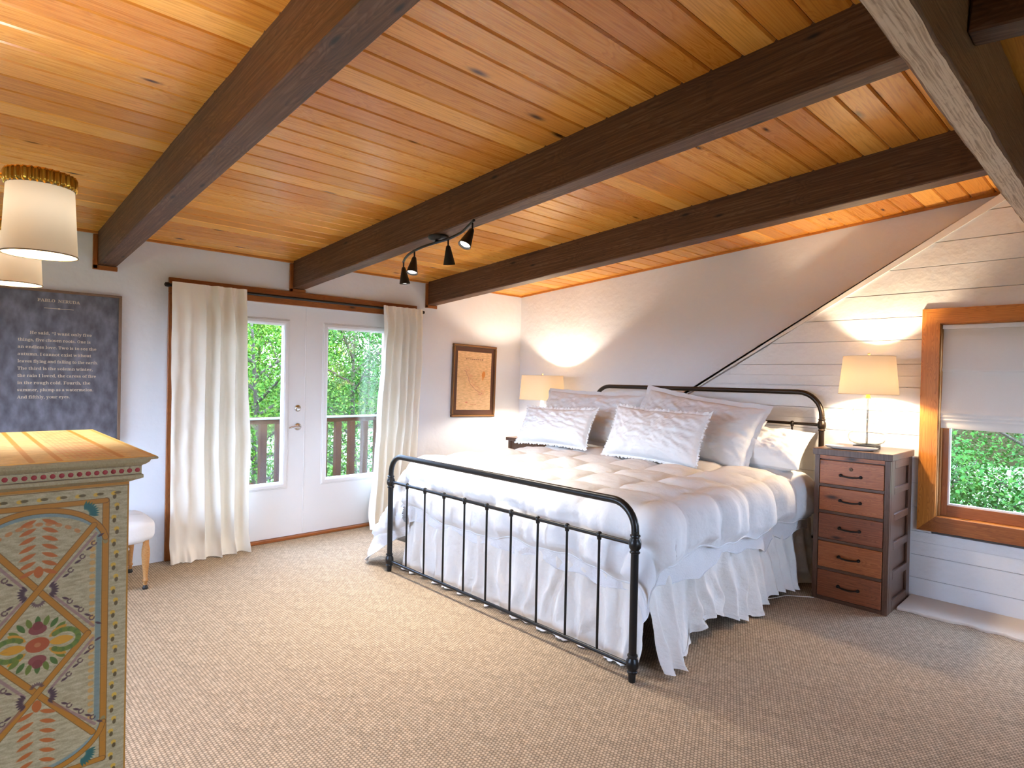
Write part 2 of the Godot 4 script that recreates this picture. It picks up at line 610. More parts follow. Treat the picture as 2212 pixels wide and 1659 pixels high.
func build_right_wall() -> void:
	var w := structure("wall_right")
	bx("plaster", Vector3(XP, 0, ZD), Vector3(XP + 0.04, 3.1, -1.2), M.plaster, w)
	bx("plaster", Vector3(XP, 2.02, -1.2), Vector3(XP + 0.04, 3.1, 0.3), M.plaster, w)
	bx("plaster", Vector3(XP, 0, -1.2), Vector3(XP + 0.04, 0.46, 0.3), M.plaster, w)
	bx("plaster", Vector3(XP, 0, 0.3), Vector3(XP + 0.04, 3.1, ZB), M.plaster, w)
	# white boards below the old roof line, cut round the window
	var seams := [0.0, 0.146, 0.305, 0.398, 0.467, 0.633, 0.713, 0.799, 0.965, 1.127, 1.207, 1.289, 1.459, 1.538, 1.622, 1.793, 1.953, 2.12, 2.29, 2.45, 2.62, 2.80]
	var tight := [0.398, 0.713, 1.207, 1.538]
	var wz0 := -1.0; var wz1 := 0.06; var wy0 := 0.56; var wy1 := 1.92
	for k in seams.size() - 1:
		var ga: float = 0.0004 if seams[k] in tight else 0.0013
		var gb: float = 0.0004 if seams[k + 1] in tight else 0.0013
		var y0: float = seams[k] + ga
		var y1: float = seams[k + 1] - gb
		var spans := [[-100.0, ZB]]
		if y1 > wy0 and y0 < wy1:
			spans = [[-100.0, wz0], [wz1, ZB]]
		var proud := rng.randf() * 0.0025
		for s in spans:
			var za: float = diag_z(y0) if s[0] < -50.0 else s[0]
			var zb: float = diag_z(y1) if s[0] < -50.0 else s[0]
			za = maxf(za, ZD + 0.002); zb = maxf(zb, ZD + 0.002)
			var x := XS - proud
			var m := MB.new()
			m.prism([Vector3(x, y0 + 0.002, za), Vector3(x, y0 + 0.002, s[1]), Vector3(x, y1 - 0.002, s[1]), Vector3(x, y1 - 0.002, zb)], Vector3(XP - x, 0, 0))
			# rounded lips
			m.prism([Vector3(x + 0.003, y0, za), Vector3(x + 0.003, y0, s[1]), Vector3(x + 0.003, y1, s[1]), Vector3(x + 0.003, y1, zb)], Vector3(XP - x - 0.003, 0, 0))
			part("board", m.done(), M.shiplap, w)
	# pale carpet offcut along the foot of the boards, with a wavy cut edge
	var t := thing("carpet_strip", "pale beige carpet strip with wavy cut edge lying along the white board wall", "carpet strip", Vector3(4.75, 0, 0))
	var nu := 120
	var top := []
	for k in nu:
		var z := -1.105 + (ZB - 0.05 + 1.105) * k / (nu - 1)
		var e := 4.575 + 0.018 * sin(z * 23.0) * sin(z * 7.0 + 1.0) + 0.010 * sin(z * 41.0)
		top.append(Vector3(e, 0, z))
	var m := MB.new()
	var pos := PackedVector3Array()
	var uv := PackedVector2Array()
	for j in 5:
		for k in nu:
			var e: Vector3 = top[k] - Vector3(4.75, 0, 0)
			var p: Vector3
			if j == 0: p = e + Vector3(-0.002, 0.001, 0)
			elif j == 1: p = e + Vector3(0.0, 0.013, 0)
			elif j == 2: p = e + Vector3(0.012, 0.02, 0)
			elif j == 3: p = Vector3(0.05, 0.022, e.z)
			else: p = Vector3(XS - 4.752, 0.026, e.z)
			pos.append(p); uv.append(Vector2(p.x, p.z))
	m.sheet(nu, 5, pos, uv)
	part("pile", m.done(), M.runner, t)
	# slanting white trim over the edge of the boards
	var tr := structure("trim_1")
	var d := MB.new()
	var za := ZD + 0.02; var zb := -0.5
	var off := Vector3(0, 0.045, 0)
	d.prism([Vector3(XS - 0.014, maxf(diag(za) - 0.03, 0.0), za), Vector3(XS - 0.014, diag(zb) - 0.03, zb), Vector3(XS - 0.014, diag(zb) + 0.03, zb), Vector3(XS - 0.014, diag(za) + 0.03, za)], Vector3(0.05, 0, 0))
	part("batten", d.done(), M.white_trim, tr)
	build_window()

func build_ceiling() -> void:
	var c := structure("ceiling")
	var pitch := 0.1305
	var z := -0.72
	var edges := []
	var e := -0.72 + 2.0 * pitch
	while e > ZD - 0.02:
		edges.append(e)
		e -= pitch
	edges.append(ZD - 0.03)
	for k in edges.size() - 1:
		plank(c, edges[k + 1], edges[k], SLOPE, k)
	var f := -0.46
	var n := 0
	while f < ZB:
		plank(c, f, minf(f + pitch, ZB + 0.05), -0.1, n + 3)
		f += pitch
		n += 1
	# roof over the planks keeps daylight out
	var r := MB.new()
	for s in [[ZD - 0.3, ZR], [ZR, ZB + 0.3]]:
		var ya := ceil_y(s[0]) if s[0] < ZR else ceil_y(ZR) ; var yb := ceil_y(ZR) if s[1] <= ZR else ceil_y(s[1])
		r.prism([Vector3(XL - 0.3, ya + 0.03, s[0]), Vector3(XP + 0.3, ya + 0.03, s[0]), Vector3(XP + 0.3, yb + 0.03, s[1]), Vector3(XL - 0.3, yb + 0.03, s[1])], Vector3(0, 0.12, 0))
	part("roof_deck", r.done(), M.rail_wood, c)

func plank(c: Node, z0: float, z1: float, slope: float, k: int) -> void:
	var w := z1 - z0
	var zc := (z0 + z1) * 0.5
	var yc: float = YC + SLOPE * (zc - ZD) if slope > 0.0 else ceil_y(ZR) - 0.1 * (zc - ZR)
	var ang := atan(slope)
	var m := MB.new()
	m.uvo = Vector2(rng.randf() * 9.0, rng.randf() * 3.0)
	var x0 := XL; var x1 := XP
	# face board with chamfered long edges (v-joint), shifted up by half its thickness
	var h := 0.009
	m.box(Vector3.ZERO, Vector3(x1 - x0, 2.0 * h, w - 0.002), 0.0075, 0)
	var o := part("plank", m.done(), M.pine[(k * 5 + (k / 3)) % 6], c)
	o.transform = Transform3D(Basis(Vector3.RIGHT, -ang), Vector3((x0 + x1) * 0.5, yc + h, zc))

func beam_at(called: String, label: String, x0: float, x1: float, z0: float, z1: float, depth: float, m: Material, seed_: int, grp := "") -> Node3D:
	# rough-sawn beam running along z under the sloping ceiling, edges a little worn
	var t := thing(called, label, "beam", Vector3((x0 + x1) * 0.5, ceil_y(z0), z0), grp)
	var b := MB.new()
	var n := noise(seed_, 1.0, 2)
	var nz := int((z1 - z0) / 0.06) + 1
	var w := (x1 - x0) * 0.5
	var c := 0.006
	var ring := [Vector2(-w, 0.01), Vector2(-w, -depth + c), Vector2(-w + c, -depth), Vector2(w - c, -depth), Vector2(w, -depth + c), Vector2(w, 0.01)]
	b.uvo = Vector2(seed_ * 0.37, seed_ * 0.21)
	var perim := [0.0, depth, depth + 0.01, depth + 2.0 * w, depth + 2.0 * w + 0.01, 2.0 * depth + 2.0 * w]
	for k in ring.size() - 1:
		var pos := PackedVector3Array()
		var uv := PackedVector2Array()
		for j in nz:
			var z := z0 + (z1 - z0) * j / (nz - 1)
			for i in 2:
				var q: Vector2 = ring[k + i]
				var wob := n.get_noise_3d(z * 3.0, q.x * 30.0, q.y * 20.0) * 0.003
				pos.append(Vector3(q.x + wob, q.y + wob + ceil_y(z) - ceil_y(z0), z - z0))
				uv.append(Vector2(z, perim[k + i]) + b.uvo)
		b.sheet(2, nz, pos, uv)
	for e in [z0, z1]:
		var pts := []
		for q in ring: pts.append(Vector3(q.x, q.y + ceil_y(e) - ceil_y(z0), e - z0))
		b.face(pts, Vector3(0, 0, -1.0 if e == z0 else 1.0))
	part("timber", b.done(), m, t)
	return t

func build_beams() -> void:
	var xs := [[0.815, 0.935], [2.245, 2.358], [3.685, 3.80]]
	var lab := ["dark brown ceiling beam meeting the door wall between the curtain and the black board", "dark brown ceiling beam carrying the black spotlight bar", "dark brown ceiling beam meeting the door wall above the framed map"]
	for k in 3:
		var t := beam_at("ceiling_beam", lab[k], xs[k][0], xs[k][1], ZD + 0.004, -0.498, 0.235, M.beam, 5 + k * 3, "ceiling beams")
		# stained edging where the beam enters the wall
		var y := ceil_y(ZD)
		bx("edging", Vector3(xs[k][0] - 0.03, y - 0.265, ZD), Vector3(xs[k][0] - 0.001, y - 0.02, ZD + 0.018), M.casing_dark, t, 0.002)
		bx("edging", Vector3(xs[k][0] - 0.03, y - 0.27, ZD), Vector3(xs[k][1] + 0.0, y - 0.238, ZD + 0.018), M.casing_dark, t, 0.002)
	var o := [["ceiling_beam", 2.245, 2.358]]
	for k in 3:
		beam_far(xs[k][0], xs[k][1], 21 + k * 4, ["dark beam on the far side of the ridge beam, lined up with the beam above the door curtain", "dark beam end butting against the side of the weathered ridge beam", "dark beam past the ridge beam, lined up with the beam above the framed map"][k])
	# deep ridge beam across the others
	var t := thing("ridge_beam", "deep weathered timber ridge beam crossing the ends of the dark beams", "beam", Vector3(0, 2.378, -0.45))
	var b := MB.new()
	var n := noise(91, 1.0, 3)
	var ring := [Vector2(-0.048, 0.40), Vector2(-0.048, 0.008), Vector2(-0.040, 0.0), Vector2(0.040, 0.0), Vector2(0.048, 0.008), Vector2(0.048, 0.36)]
	var per := [0.0, 0.39, 0.40, 0.48, 0.49, 0.85]
	var nx := 130
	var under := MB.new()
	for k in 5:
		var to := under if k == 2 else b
		var pos := PackedVector3Array()
		var uv := PackedVector2Array()
		for j in nx:
			var x := XL + (XS + 0.02 - XL) * j / (nx - 1)
			for i in 2:
				var q: Vector2 = ring[k + i]
				var wob := n.get_noise_3d(x * 4.0, q.x * 40.0, q.y * 30.0) * 0.004
				pos.append(Vector3(x, q.y + wob, q.x + wob))
				uv.append(Vector2(x, per[k + i]))
		to.sheet(2, nx, pos, uv)
	for w in [b, under]:
		for k in w.N.size():
			if w.N[k].dot(w.V[k] - Vector3(w.V[k].x, 0.2, 0)) < 0.0: w.N[k] = -w.N[k]
	part("timber", b.done(), M.ridge, t)
	part("worn_lit_underside", under.done(), M.ridge_worn_lit, t)  # same beam; its colour holds both scuffs and bounced floor light
	# thin stained trim under the ceiling along both walls
	var tr := structure("trim_2")
	for s in [[XL, xs[0][0]], [xs[0][1], xs[1][0]], [xs[1][1], xs[2][0]], [xs[2][1], XP]]:
		bx("moulding", Vector3(s[0], YC - 0.017, ZD), Vector3(s[1], YC + 0.004, ZD + 0.02), M.casing, tr, 0.003)
	var tr2 := structure("trim_3")
	var m := MB.new()
	m.prism([Vector3(XP - 0.016, YC - 0.018, ZD), Vector3(XP - 0.016, YC + 0.002, ZD), Vector3(XP - 0.016, ceil_y(-0.5) + 0.002, -0.5), Vector3(XP - 0.016, ceil_y(-0.5) - 0.018, -0.5)], Vector3(0.016, 0, 0), Vector3(0, 0, 1), Vector3(0, 1, 0))
	part("moulding", m.done(), M.casing, tr2)

func beam_far(x0: float, x1: float, seed_: int, label: String) -> void:
	var t := thing("ceiling_beam", label, "beam", Vector3((x0 + x1) * 0.5, ceil_y(ZR), -0.4), "ceiling beams")
	var w := (x1 - x0) * 0.5
	var l := ZB + 0.4
	var m := MB.new()
	m.uvo = Vector2(seed_ * 0.31, 0.2)
	m.box(Vector3.ZERO, Vector3(2.0 * w, 0.235, l), 0.006, 2)
	var o := part("timber", m.done(), M.beam, t)
	o.transform = Transform3D(Basis(Vector3.RIGHT, atan(0.1)), Vector3(0, -0.1175 - 0.1 * l * 0.5, l * 0.5))

# ------------------------------------------------------------------ window, doors
func build_window() -> void:
	var w := structure("window_1")
	var z0 := -1.08; var z1 := 0.14; var y0 := 0.485; var y1 := 1.997
	var c := 0.102
	var x := XS - 0.022
	# mitred casing boards
	var m := MB.new()
	var q := [[[z0, y1], [z1, y1], [z1 - c, y1 - c], [z0 + c, y1 - c]], [[z0, y0], [z1, y0], [z1 - c, y0 + c], [z0 + c, y0 + c]], [[z0, y0], [z0, y1], [z0 + c, y1 - c], [z0 + c, y0 + c]], [[z1, y0], [z1, y1], [z1 - c, y1 - c], [z1 - c, y0 + c]]]
	for k in 4:
		m = MB.new()
		m.uvo = Vector2(k * 1.7, k * 0.45)
		var pts := []
		for p in q[k]: pts.append(Vector3(x, p[1], p[0]))
		var along := Vector3(0, 0, 1) if k < 2 else Vector3(0, 1, 0)
		var across := Vector3(0, 1, 0) if k < 2 else Vector3(0, 0, 1)
		m.prism(pts, Vector3(0.026, 0, 0), along, across)
		part("casing", m.done(), M.casing_dark if k == 1 else M.casing, w)
	var iz0 := z0 + c; var iz1 := z1 - c; var iy0 := y0 + c; var iy1 := y1 - c
	# jambs
	bx("jamb", Vector3(XS, iy0 - 0.02, iz0 - 0.02), Vector3(XP + 0.1, iy1 + 0.02, iz0 + 0.004), M.leg_wood, w, 0.0, 1)
	bx("jamb", Vector3(XS, iy0 - 0.02, iz1 - 0.004), Vector3(XP + 0.1, iy1 + 0.02, iz1 + 0.02), M.leg_wood, w, 0.0, 1)
	bx("jamb", Vector3(XS, iy1 - 0.004, iz0), Vector3(XP + 0.1, iy1 + 0.02, iz1), M.casing, w, 0.0, 2)
	bx("stool", Vector3(XS - 0.004, iy0 - 0.022, iz0 + 0.004), Vector3(XP + 0.1, iy0 + 0.003, iz1 - 0.004), M.casing, w, 0.002, 2)
	# stop bead
	bx("stop", Vector3(XS + 0.035, iy0, iz0 + 0.004), Vector3(XS + 0.055, iy1, iz0 + 0.016), M.leg_wood, w, 0.002, 1)
	# sash
	var sx := XS + 0.055
	var s := group_part("sash", w)
	bx("stile", Vector3(sx, iy0 + 0.004, iz0 + 0.006), Vector3(sx + 0.04, iy1, iz0 + 0.052), M.casing_dark, s, 0.002)
	bx("stile", Vector3(sx, iy0 + 0.004, iz1 - 0.052), Vector3(sx + 0.04, iy1, iz1 - 0.006), M.casing_dark, s, 0.002)
	bx("rail", Vector3(sx, iy0 + 0.004, iz0 + 0.052), Vector3(sx + 0.04, iy0 + 0.078, iz1 - 0.052), M.casing_dark, s, 0.002)
	bx("rail", Vector3(sx, iy1 - 0.06, iz0 + 0.052), Vector3(sx + 0.04, iy1, iz1 - 0.052), M.casing_dark, s, 0.002)
	# white glazing bead
	bx("bead", Vector3(sx + 0.006, iy0 + 0.078, iz0 + 0.052), Vector3(sx + 0.03, iy0 + 0.090, iz1 - 0.052), M.white_trim, s)
	bx("bead", Vector3(sx + 0.006, iy0 + 0.09, iz0 + 0.052), Vector3(sx + 0.03, iy1 - 0.06, iz0 + 0.062), M.white_trim, s)
	bx("bead", Vector3(sx + 0.006, iy0 + 0.09, iz1 - 0.062), Vector3(sx + 0.03, iy1 - 0.06, iz1 - 0.052), M.white_trim, s)
	bx("pane", Vector3(sx + 0.02, iy0 + 0.085, iz0 + 0.056), Vector3(sx + 0.024, iy1 - 0.055, iz1 - 0.056), M.glass, s)
	# outer frame closes the wall thickness
	bx("frame", Vector3(XP + 0.04, 0.3, -1.4), Vector3(XP + 0.2, iy0 - 0.02, 0.4), M.white_trim, w)
	bx("frame", Vector3(XP + 0.04, iy1 + 0.02, -1.4), Vector3(XP + 0.2, 2.2, 0.4), M.white_trim, w)
	bx("frame", Vector3(XP + 0.04, iy0 - 0.02, -1.4), Vector3(XP + 0.2, iy1 + 0.02, iz0 - 0.02), M.white_trim, w)
	bx("frame", Vector3(XP + 0.04, iy0 - 0.02, iz1 + 0.02), Vector3(XP + 0.2, iy1 + 0.02, 0.4), M.white_trim, w)
	# roman shade hung inside the casing
	var t := thing("roman_shade", "oatmeal linen roman shade half drawn in the window by the bedside cabinet", "window shade", Vector3(XS + 0.015, 1.19, (iz0 + iz1) * 0.5))
	var prof := [Vector2(0.004, 1.868), Vector2(0.002, 1.80), Vector2(0.0, 1.70), Vector2(-0.004, 1.60), Vector2(-0.012, 1.586), Vector2(-0.006, 1.578), Vector2(0.006, 1.572), Vector2(0.004, 1.50), Vector2(-0.002, 1.42), Vector2(-0.010, 1.33), Vector2(-0.022, 1.298), Vector2(-0.026, 1.290), Vector2(-0.014, 1.284), Vector2(-0.018, 1.272), Vector2(-0.024, 1.266), Vector2(-0.010, 1.260), Vector2(-0.014, 1.25), Vector2(-0.020, 1.244), Vector2(-0.006, 1.238), Vector2(-0.006, 1.215), Vector2(-0.008, 1.193), Vector2(0.0, 1.190), Vector2(0.008, 1.20)]
	var pos := PackedVector3Array()
	var uv := PackedVector2Array()
	var nz := 40
	var nn := noise(17, 3.0, 2)
	for p in prof:
		for k in nz:
			var f := float(k) / (nz - 1)
			var z := lerpf(iz0 + 0.014, iz1 - 0.014, f)
			var wv := nn.get_noise_2d(z * 1.4, p.y * 2.5) * 0.006
			pos.append(Vector3(p.x + wv, p.y - 1.19 - 0.006 * sin(f * PI), z - (iz0 + iz1) * 0.5))
			uv.append(Vector2(z, p.y))
	m = MB.new()
	m.sheet(nz, prof.size(), pos, uv)
	part("cloth", m.done(), M.shade_cloth, t)
	m = MB.new()
	m.box(Vector3(0.004, 0.682, 0), Vector3(0.03, 0.028, iz1 - iz0 - 0.02), 0.003)
	part("head_rail", m.done(), M.white_trim, t)

func door_leaf(called: String, x0: float, x1: float, hinge_left: bool) -> Node3D:
	var d := structure(called)
	var zf := ZD - 0.028
	var zb := zf - 0.045
	var gx0 := x0 + 0.205 if not hinge_left else x0 + 0.255
	var gx1: float
	if hinge_left:
		gx0 = x0 + 0.205; gx1 = x1 - 0.205
	else:
		gx0 = x0 + 0.21; gx1 = x1 - 0.205
	var gy0 := 0.507; var gy1 := 1.882
	var sl := group_part("slab", d)
	bx("stile", Vector3(x0, 0.028, zb), Vector3(gx0, 2.062, zf), M.door, sl)
	bx("stile", Vector3(gx1, 0.028, zb), Vector3(x1, 2.062, zf), M.door, sl)
	bx("rail", Vector3(gx0, 0.028, zb), Vector3(gx1, gy0, zf), M.door, sl)
	bx("rail", Vector3(gx0, gy1, zb), Vector3(gx1, 2.062, zf), M.door, sl)
	# moulded lite frame
	var o := 0.055
	var prof := [Vector2(0.0, 0.0), Vector2(0.004, 0.006), Vector2(0.010, 0.006), Vector2(0.014, 0.011), Vector2(0.036, 0.013), Vector2(0.048, 0.008), Vector2(0.055, -0.006)]
	var m := MB.new()
	var ox := [gx0 - o, gx1 + o]
	var oyy := [gy0 - o, gy1 + o]
	for k in prof.size() - 1:
		var a: Vector2 = prof[k]
		var b: Vector2 = prof[k + 1]
		var ra := [Vector3(ox[0] + a.x, oyy[0] + a.x, zf + a.y), Vector3(ox[1] - a.x, oyy[0] + a.x, zf + a.y), Vector3(ox[1] - a.x, oyy[1] - a.x, zf + a.y), Vector3(ox[0] + a.x, oyy[1] - a.x, zf + a.y)]
		var rb := [Vector3(ox[0] + b.x, oyy[0] + b.x, zf + b.y), Vector3(ox[1] - b.x, oyy[0] + b.x, zf + b.y), Vector3(ox[1] - b.x, oyy[1] - b.x, zf + b.y), Vector3(ox[0] + b.x, oyy[1] - b.x, zf + b.y)]
		for s in 4:
			var e := (s + 1) % 4
			var n: Vector3 = (ra[e] - ra[s]).cross(rb[s] - ra[s]).normalized()
			if n.z < 0.0: n = -n
			m.face([ra[s], ra[e], rb[e], rb[s]], n)
	part("lite_frame", m.done(), M.door, d)
	bx("pane", Vector3(gx0 - 0.002, gy0 - 0.002, zf - 0.026), Vector3(gx1 + 0.002, gy1 + 0.002, zf - 0.021), M.glass, d)
	return d

func build_doors() -> void:
	var d1 := door_leaf("door_1", 1.387, 2.391, true)
	door_leaf("door_2", 2.394, 3.402, false)
	# astragal between the leaves
	bx("astragal", Vector3(2.384, 0.028, ZD - 0.03), Vector3(2.393, 2.06, ZD - 0.0245), M.door, d1, 0.002)
	# deadbolt and lever on the left leaf
	var zf := ZD - 0.028
	var lock := group_part("deadbolt", d1)
	var c := hit(645, 882, 2, zf + 0.02)
	var m := MB.new()
	var face_room := Transform3D(Basis(Vector3.RIGHT, PI / 2), Vector3(c.x, c.y, zf))
	m.lathe([Vector2(0.0, 0.016), Vector2(0.018, 0.016), Vector2(0.027, 0.012), Vector2(0.031, 0.004), Vector2(0.031, 0.0)], 24, face_room)
	part("rose", m.done(), M.chrome, lock)
	m = MB.new()
	m.box(Vector3(c.x, c.y, zf + 0.024), Vector3(0.034, 0.009, 0.016), 0.003)
	part("thumb_turn", m.done(), M.chrome, lock)
	var lever := group_part("lever_handle", d1)
	c = hit(645, 922, 2, zf + 0.02)
	m = MB.new()
	m.lathe([Vector2(0.0, 0.018), Vector2(0.012, 0.018), Vector2(0.022, 0.012), Vector2(0.032, 0.006), Vector2(0.033, 0.0)], 24, Transform3D(Basis(Vector3.RIGHT, PI / 2), Vector3(c.x, c.y, zf)))
	part("rose", m.done(), M.chrome, lever)
	m = MB.new()
	m.tube([Vector3(c.x, c.y, zf + 0.01), Vector3(c.x, c.y, zf + 0.05), Vector3(c.x - 0.01, c.y - 0.001, zf + 0.056), Vector3(c.x - 0.04, c.y + 0.006, zf + 0.056), Vector3(c.x - 0.07, c.y + 0.003, zf + 0.054), Vector3(c.x - 0.10, c.y - 0.006, zf + 0.052)], [0.009, 0.010, 0.010, 0.010, 0.009, 0.006], 12)
	part("lever", m.done(), M.chrome, lever)
	# stained casing
	var t := structure("trim_4")
	bx("casing", Vector3(1.27, 0, ZD), Vector3(1.397, 2.062, ZD + 0.02), M.casing_dark, t, 0.003)
	bx("casing", Vector3(3.393, 0, ZD), Vector3(3.52, 2.062, ZD + 0.02), M.casing_dark, t, 0.003)
	bx("casing", Vector3(1.27, 2.0625, ZD), Vector3(3.545, 2.182, ZD + 0.022), M.casing_dark, t, 0.003)
	bx("jamb", Vector3(1.36, 0, ZD - 0.16), Vector3(1.386, 2.07, ZD), M.white_trim, t)
	bx("jamb", Vector3(3.403, 0, ZD - 0.16), Vector3(3.43, 2.07, ZD), M.white_trim, t)
	bx("jamb", Vector3(1.386, 2.064, ZD - 0.16), Vector3(3.404, 2.09, ZD), M.white_trim, t)
	bx("threshold", Vector3(1.387, 0.0, ZD - 0.14), Vector3(3.402, 0.024, ZD + 0.012), M.casing_dark, t, 0.004)

func curtain(called: String, label: String, top0: float, top1: float, bot0: float, bot1: float, folds: float, seed_: int, full_edge: float) -> void:
	var t := thing(called, label, "curtain", Vector3((top0 + top1) * 0.5, 0.0, ZD + 0.125))
	var nu := 150
	var nv := 90
	var pos := PackedVector3Array()
	var uv := PackedVector2Array()
	var n := noise(seed_, 1.0, 2)
	var o: Vector3 = t.position
	for j in nv:
		var v := float(j) / (nv - 1)
		var y := 2.135 * (1.0 - v) + 0.004
		var sp := smoothstep(0.0, 0.12, v)
		for i in nu:
			var u := float(i) / (nu - 1)
			# the outer part hangs flat, the inner part is gathered
			var g := smoothstep(full_edge - 0.12, full_edge + 0.10, u) if full_edge > 0.0 else smoothstep(-full_edge - 0.1, -full_edge + 0.12, 1.0 - u) * 0.5 + 0.5
			var ph := u * folds + 0.22 * n.get_noise_2d(u * 2.0, v * 1.3) + 0.10 * v * sin(u * 5.0)
			var amp := lerpf(0.014, 0.046, sp) * lerpf(0.2, 1.0, g)
			amp *= 1.0 + 0.25 * n.get_noise_2d(u * 3.0 + 9.0, v)
			var x := lerpf(lerpf(top0, top1, u), lerpf(bot0, bot1, u), pow(v, 1.3))
			x += sin(ph * TAU + 0.9) * amp * 0.35
			var z := sin(ph * TAU) * amp + 0.012 * n.get_noise_2d(u * 4.0, v * 6.0)
			# pleats at the heading
			if v < 0.075:
				z += 0.008 * sin(u * folds * TAU * 2.0) * (1.0 - v / 0.075) * g
			# the hem breaks on the floor
			var bk := smoothstep(0.93, 1.0, v)
			z += bk * (0.035 + 0.035 * n.get_noise_2d(u * 7.0, 3.0)) 
			var yy := maxf(y - bk * 0.0, 0.004 + 0.012 * absf(n.get_noise_2d(u * 9.0, 8.0)) * bk)
			pos.append(Vector3(x, yy, maxf(z, -0.036) + ZD + 0.125) - o)
			uv.append(Vector2(u * 1.4, y))
	var m := MB.new()
	m.sheet(nu, nv, pos, uv)
	for k in m.N.size(): m.N[k] = -m.N[k] if m.N[k].z < 0.0 and false else m.N[k]
	part("panel", m.done(), M.curtain, t)
	# stitched heading band
	m = MB.new()
	var p2 := PackedVector3Array()
	var u2 := PackedVector2Array()
	for j in 2:
		for i in nu:
			var k := (3 if j == 0 else 4) * nu + i
			p2.append(pos[k] + Vector3(0, 0, 0.0025)); u2.append(uv[k])
	m.sheet(nu, 2, p2, u2)
	part("heading_seam", m.done(), M.curtain, t)

func build_curtains() -> void:
	var t := thing("curtain_rod", "dark metal curtain rod across the top of the double doors", "curtain rod", Vector3(2.4, 2.118, ZD + 0.068))
	var m := MB.new()
	m.tube([Vector3(-1.13, 0, 0), Vector3(1.16, 0, 0)], 0.0125, 14)
	part("rod", m.done(), M.black, t)
	for e in [-1.0, 1.0]:
		m = MB.new()
		m.lathe([Vector2(0.0, -0.03), Vector2(0.016, -0.022), Vector2(0.018, 0.0), Vector2(0.013, 0.012), Vector2(0.010, 0.02)], 14, Transform3D(Basis(Vector3(0, 0, 1), PI / 2 * e), Vector3(-1.145 if e < 0 else 1.175, 0, 0)))
		part("finial", m.done(), M.black, t)
		m = MB.new()
		m.box(Vector3(1.12 * e, 0.0, -0.022), Vector3(0.018, 0.018, 0.045), 0.003)
		part("bracket", m.done(), M.black, t)
	curtain("curtain", "cream linen curtain hanging full length beside the black framed board", 1.265, 1.815, 1.275, 1.87, 5.5, 5, 0.42)
	curtain("curtain", "white linen curtain hanging behind the foot of the bed, next to the framed map", 3.085, 3.55, 2.955, 3.47, 5.5, 8, -0.2)

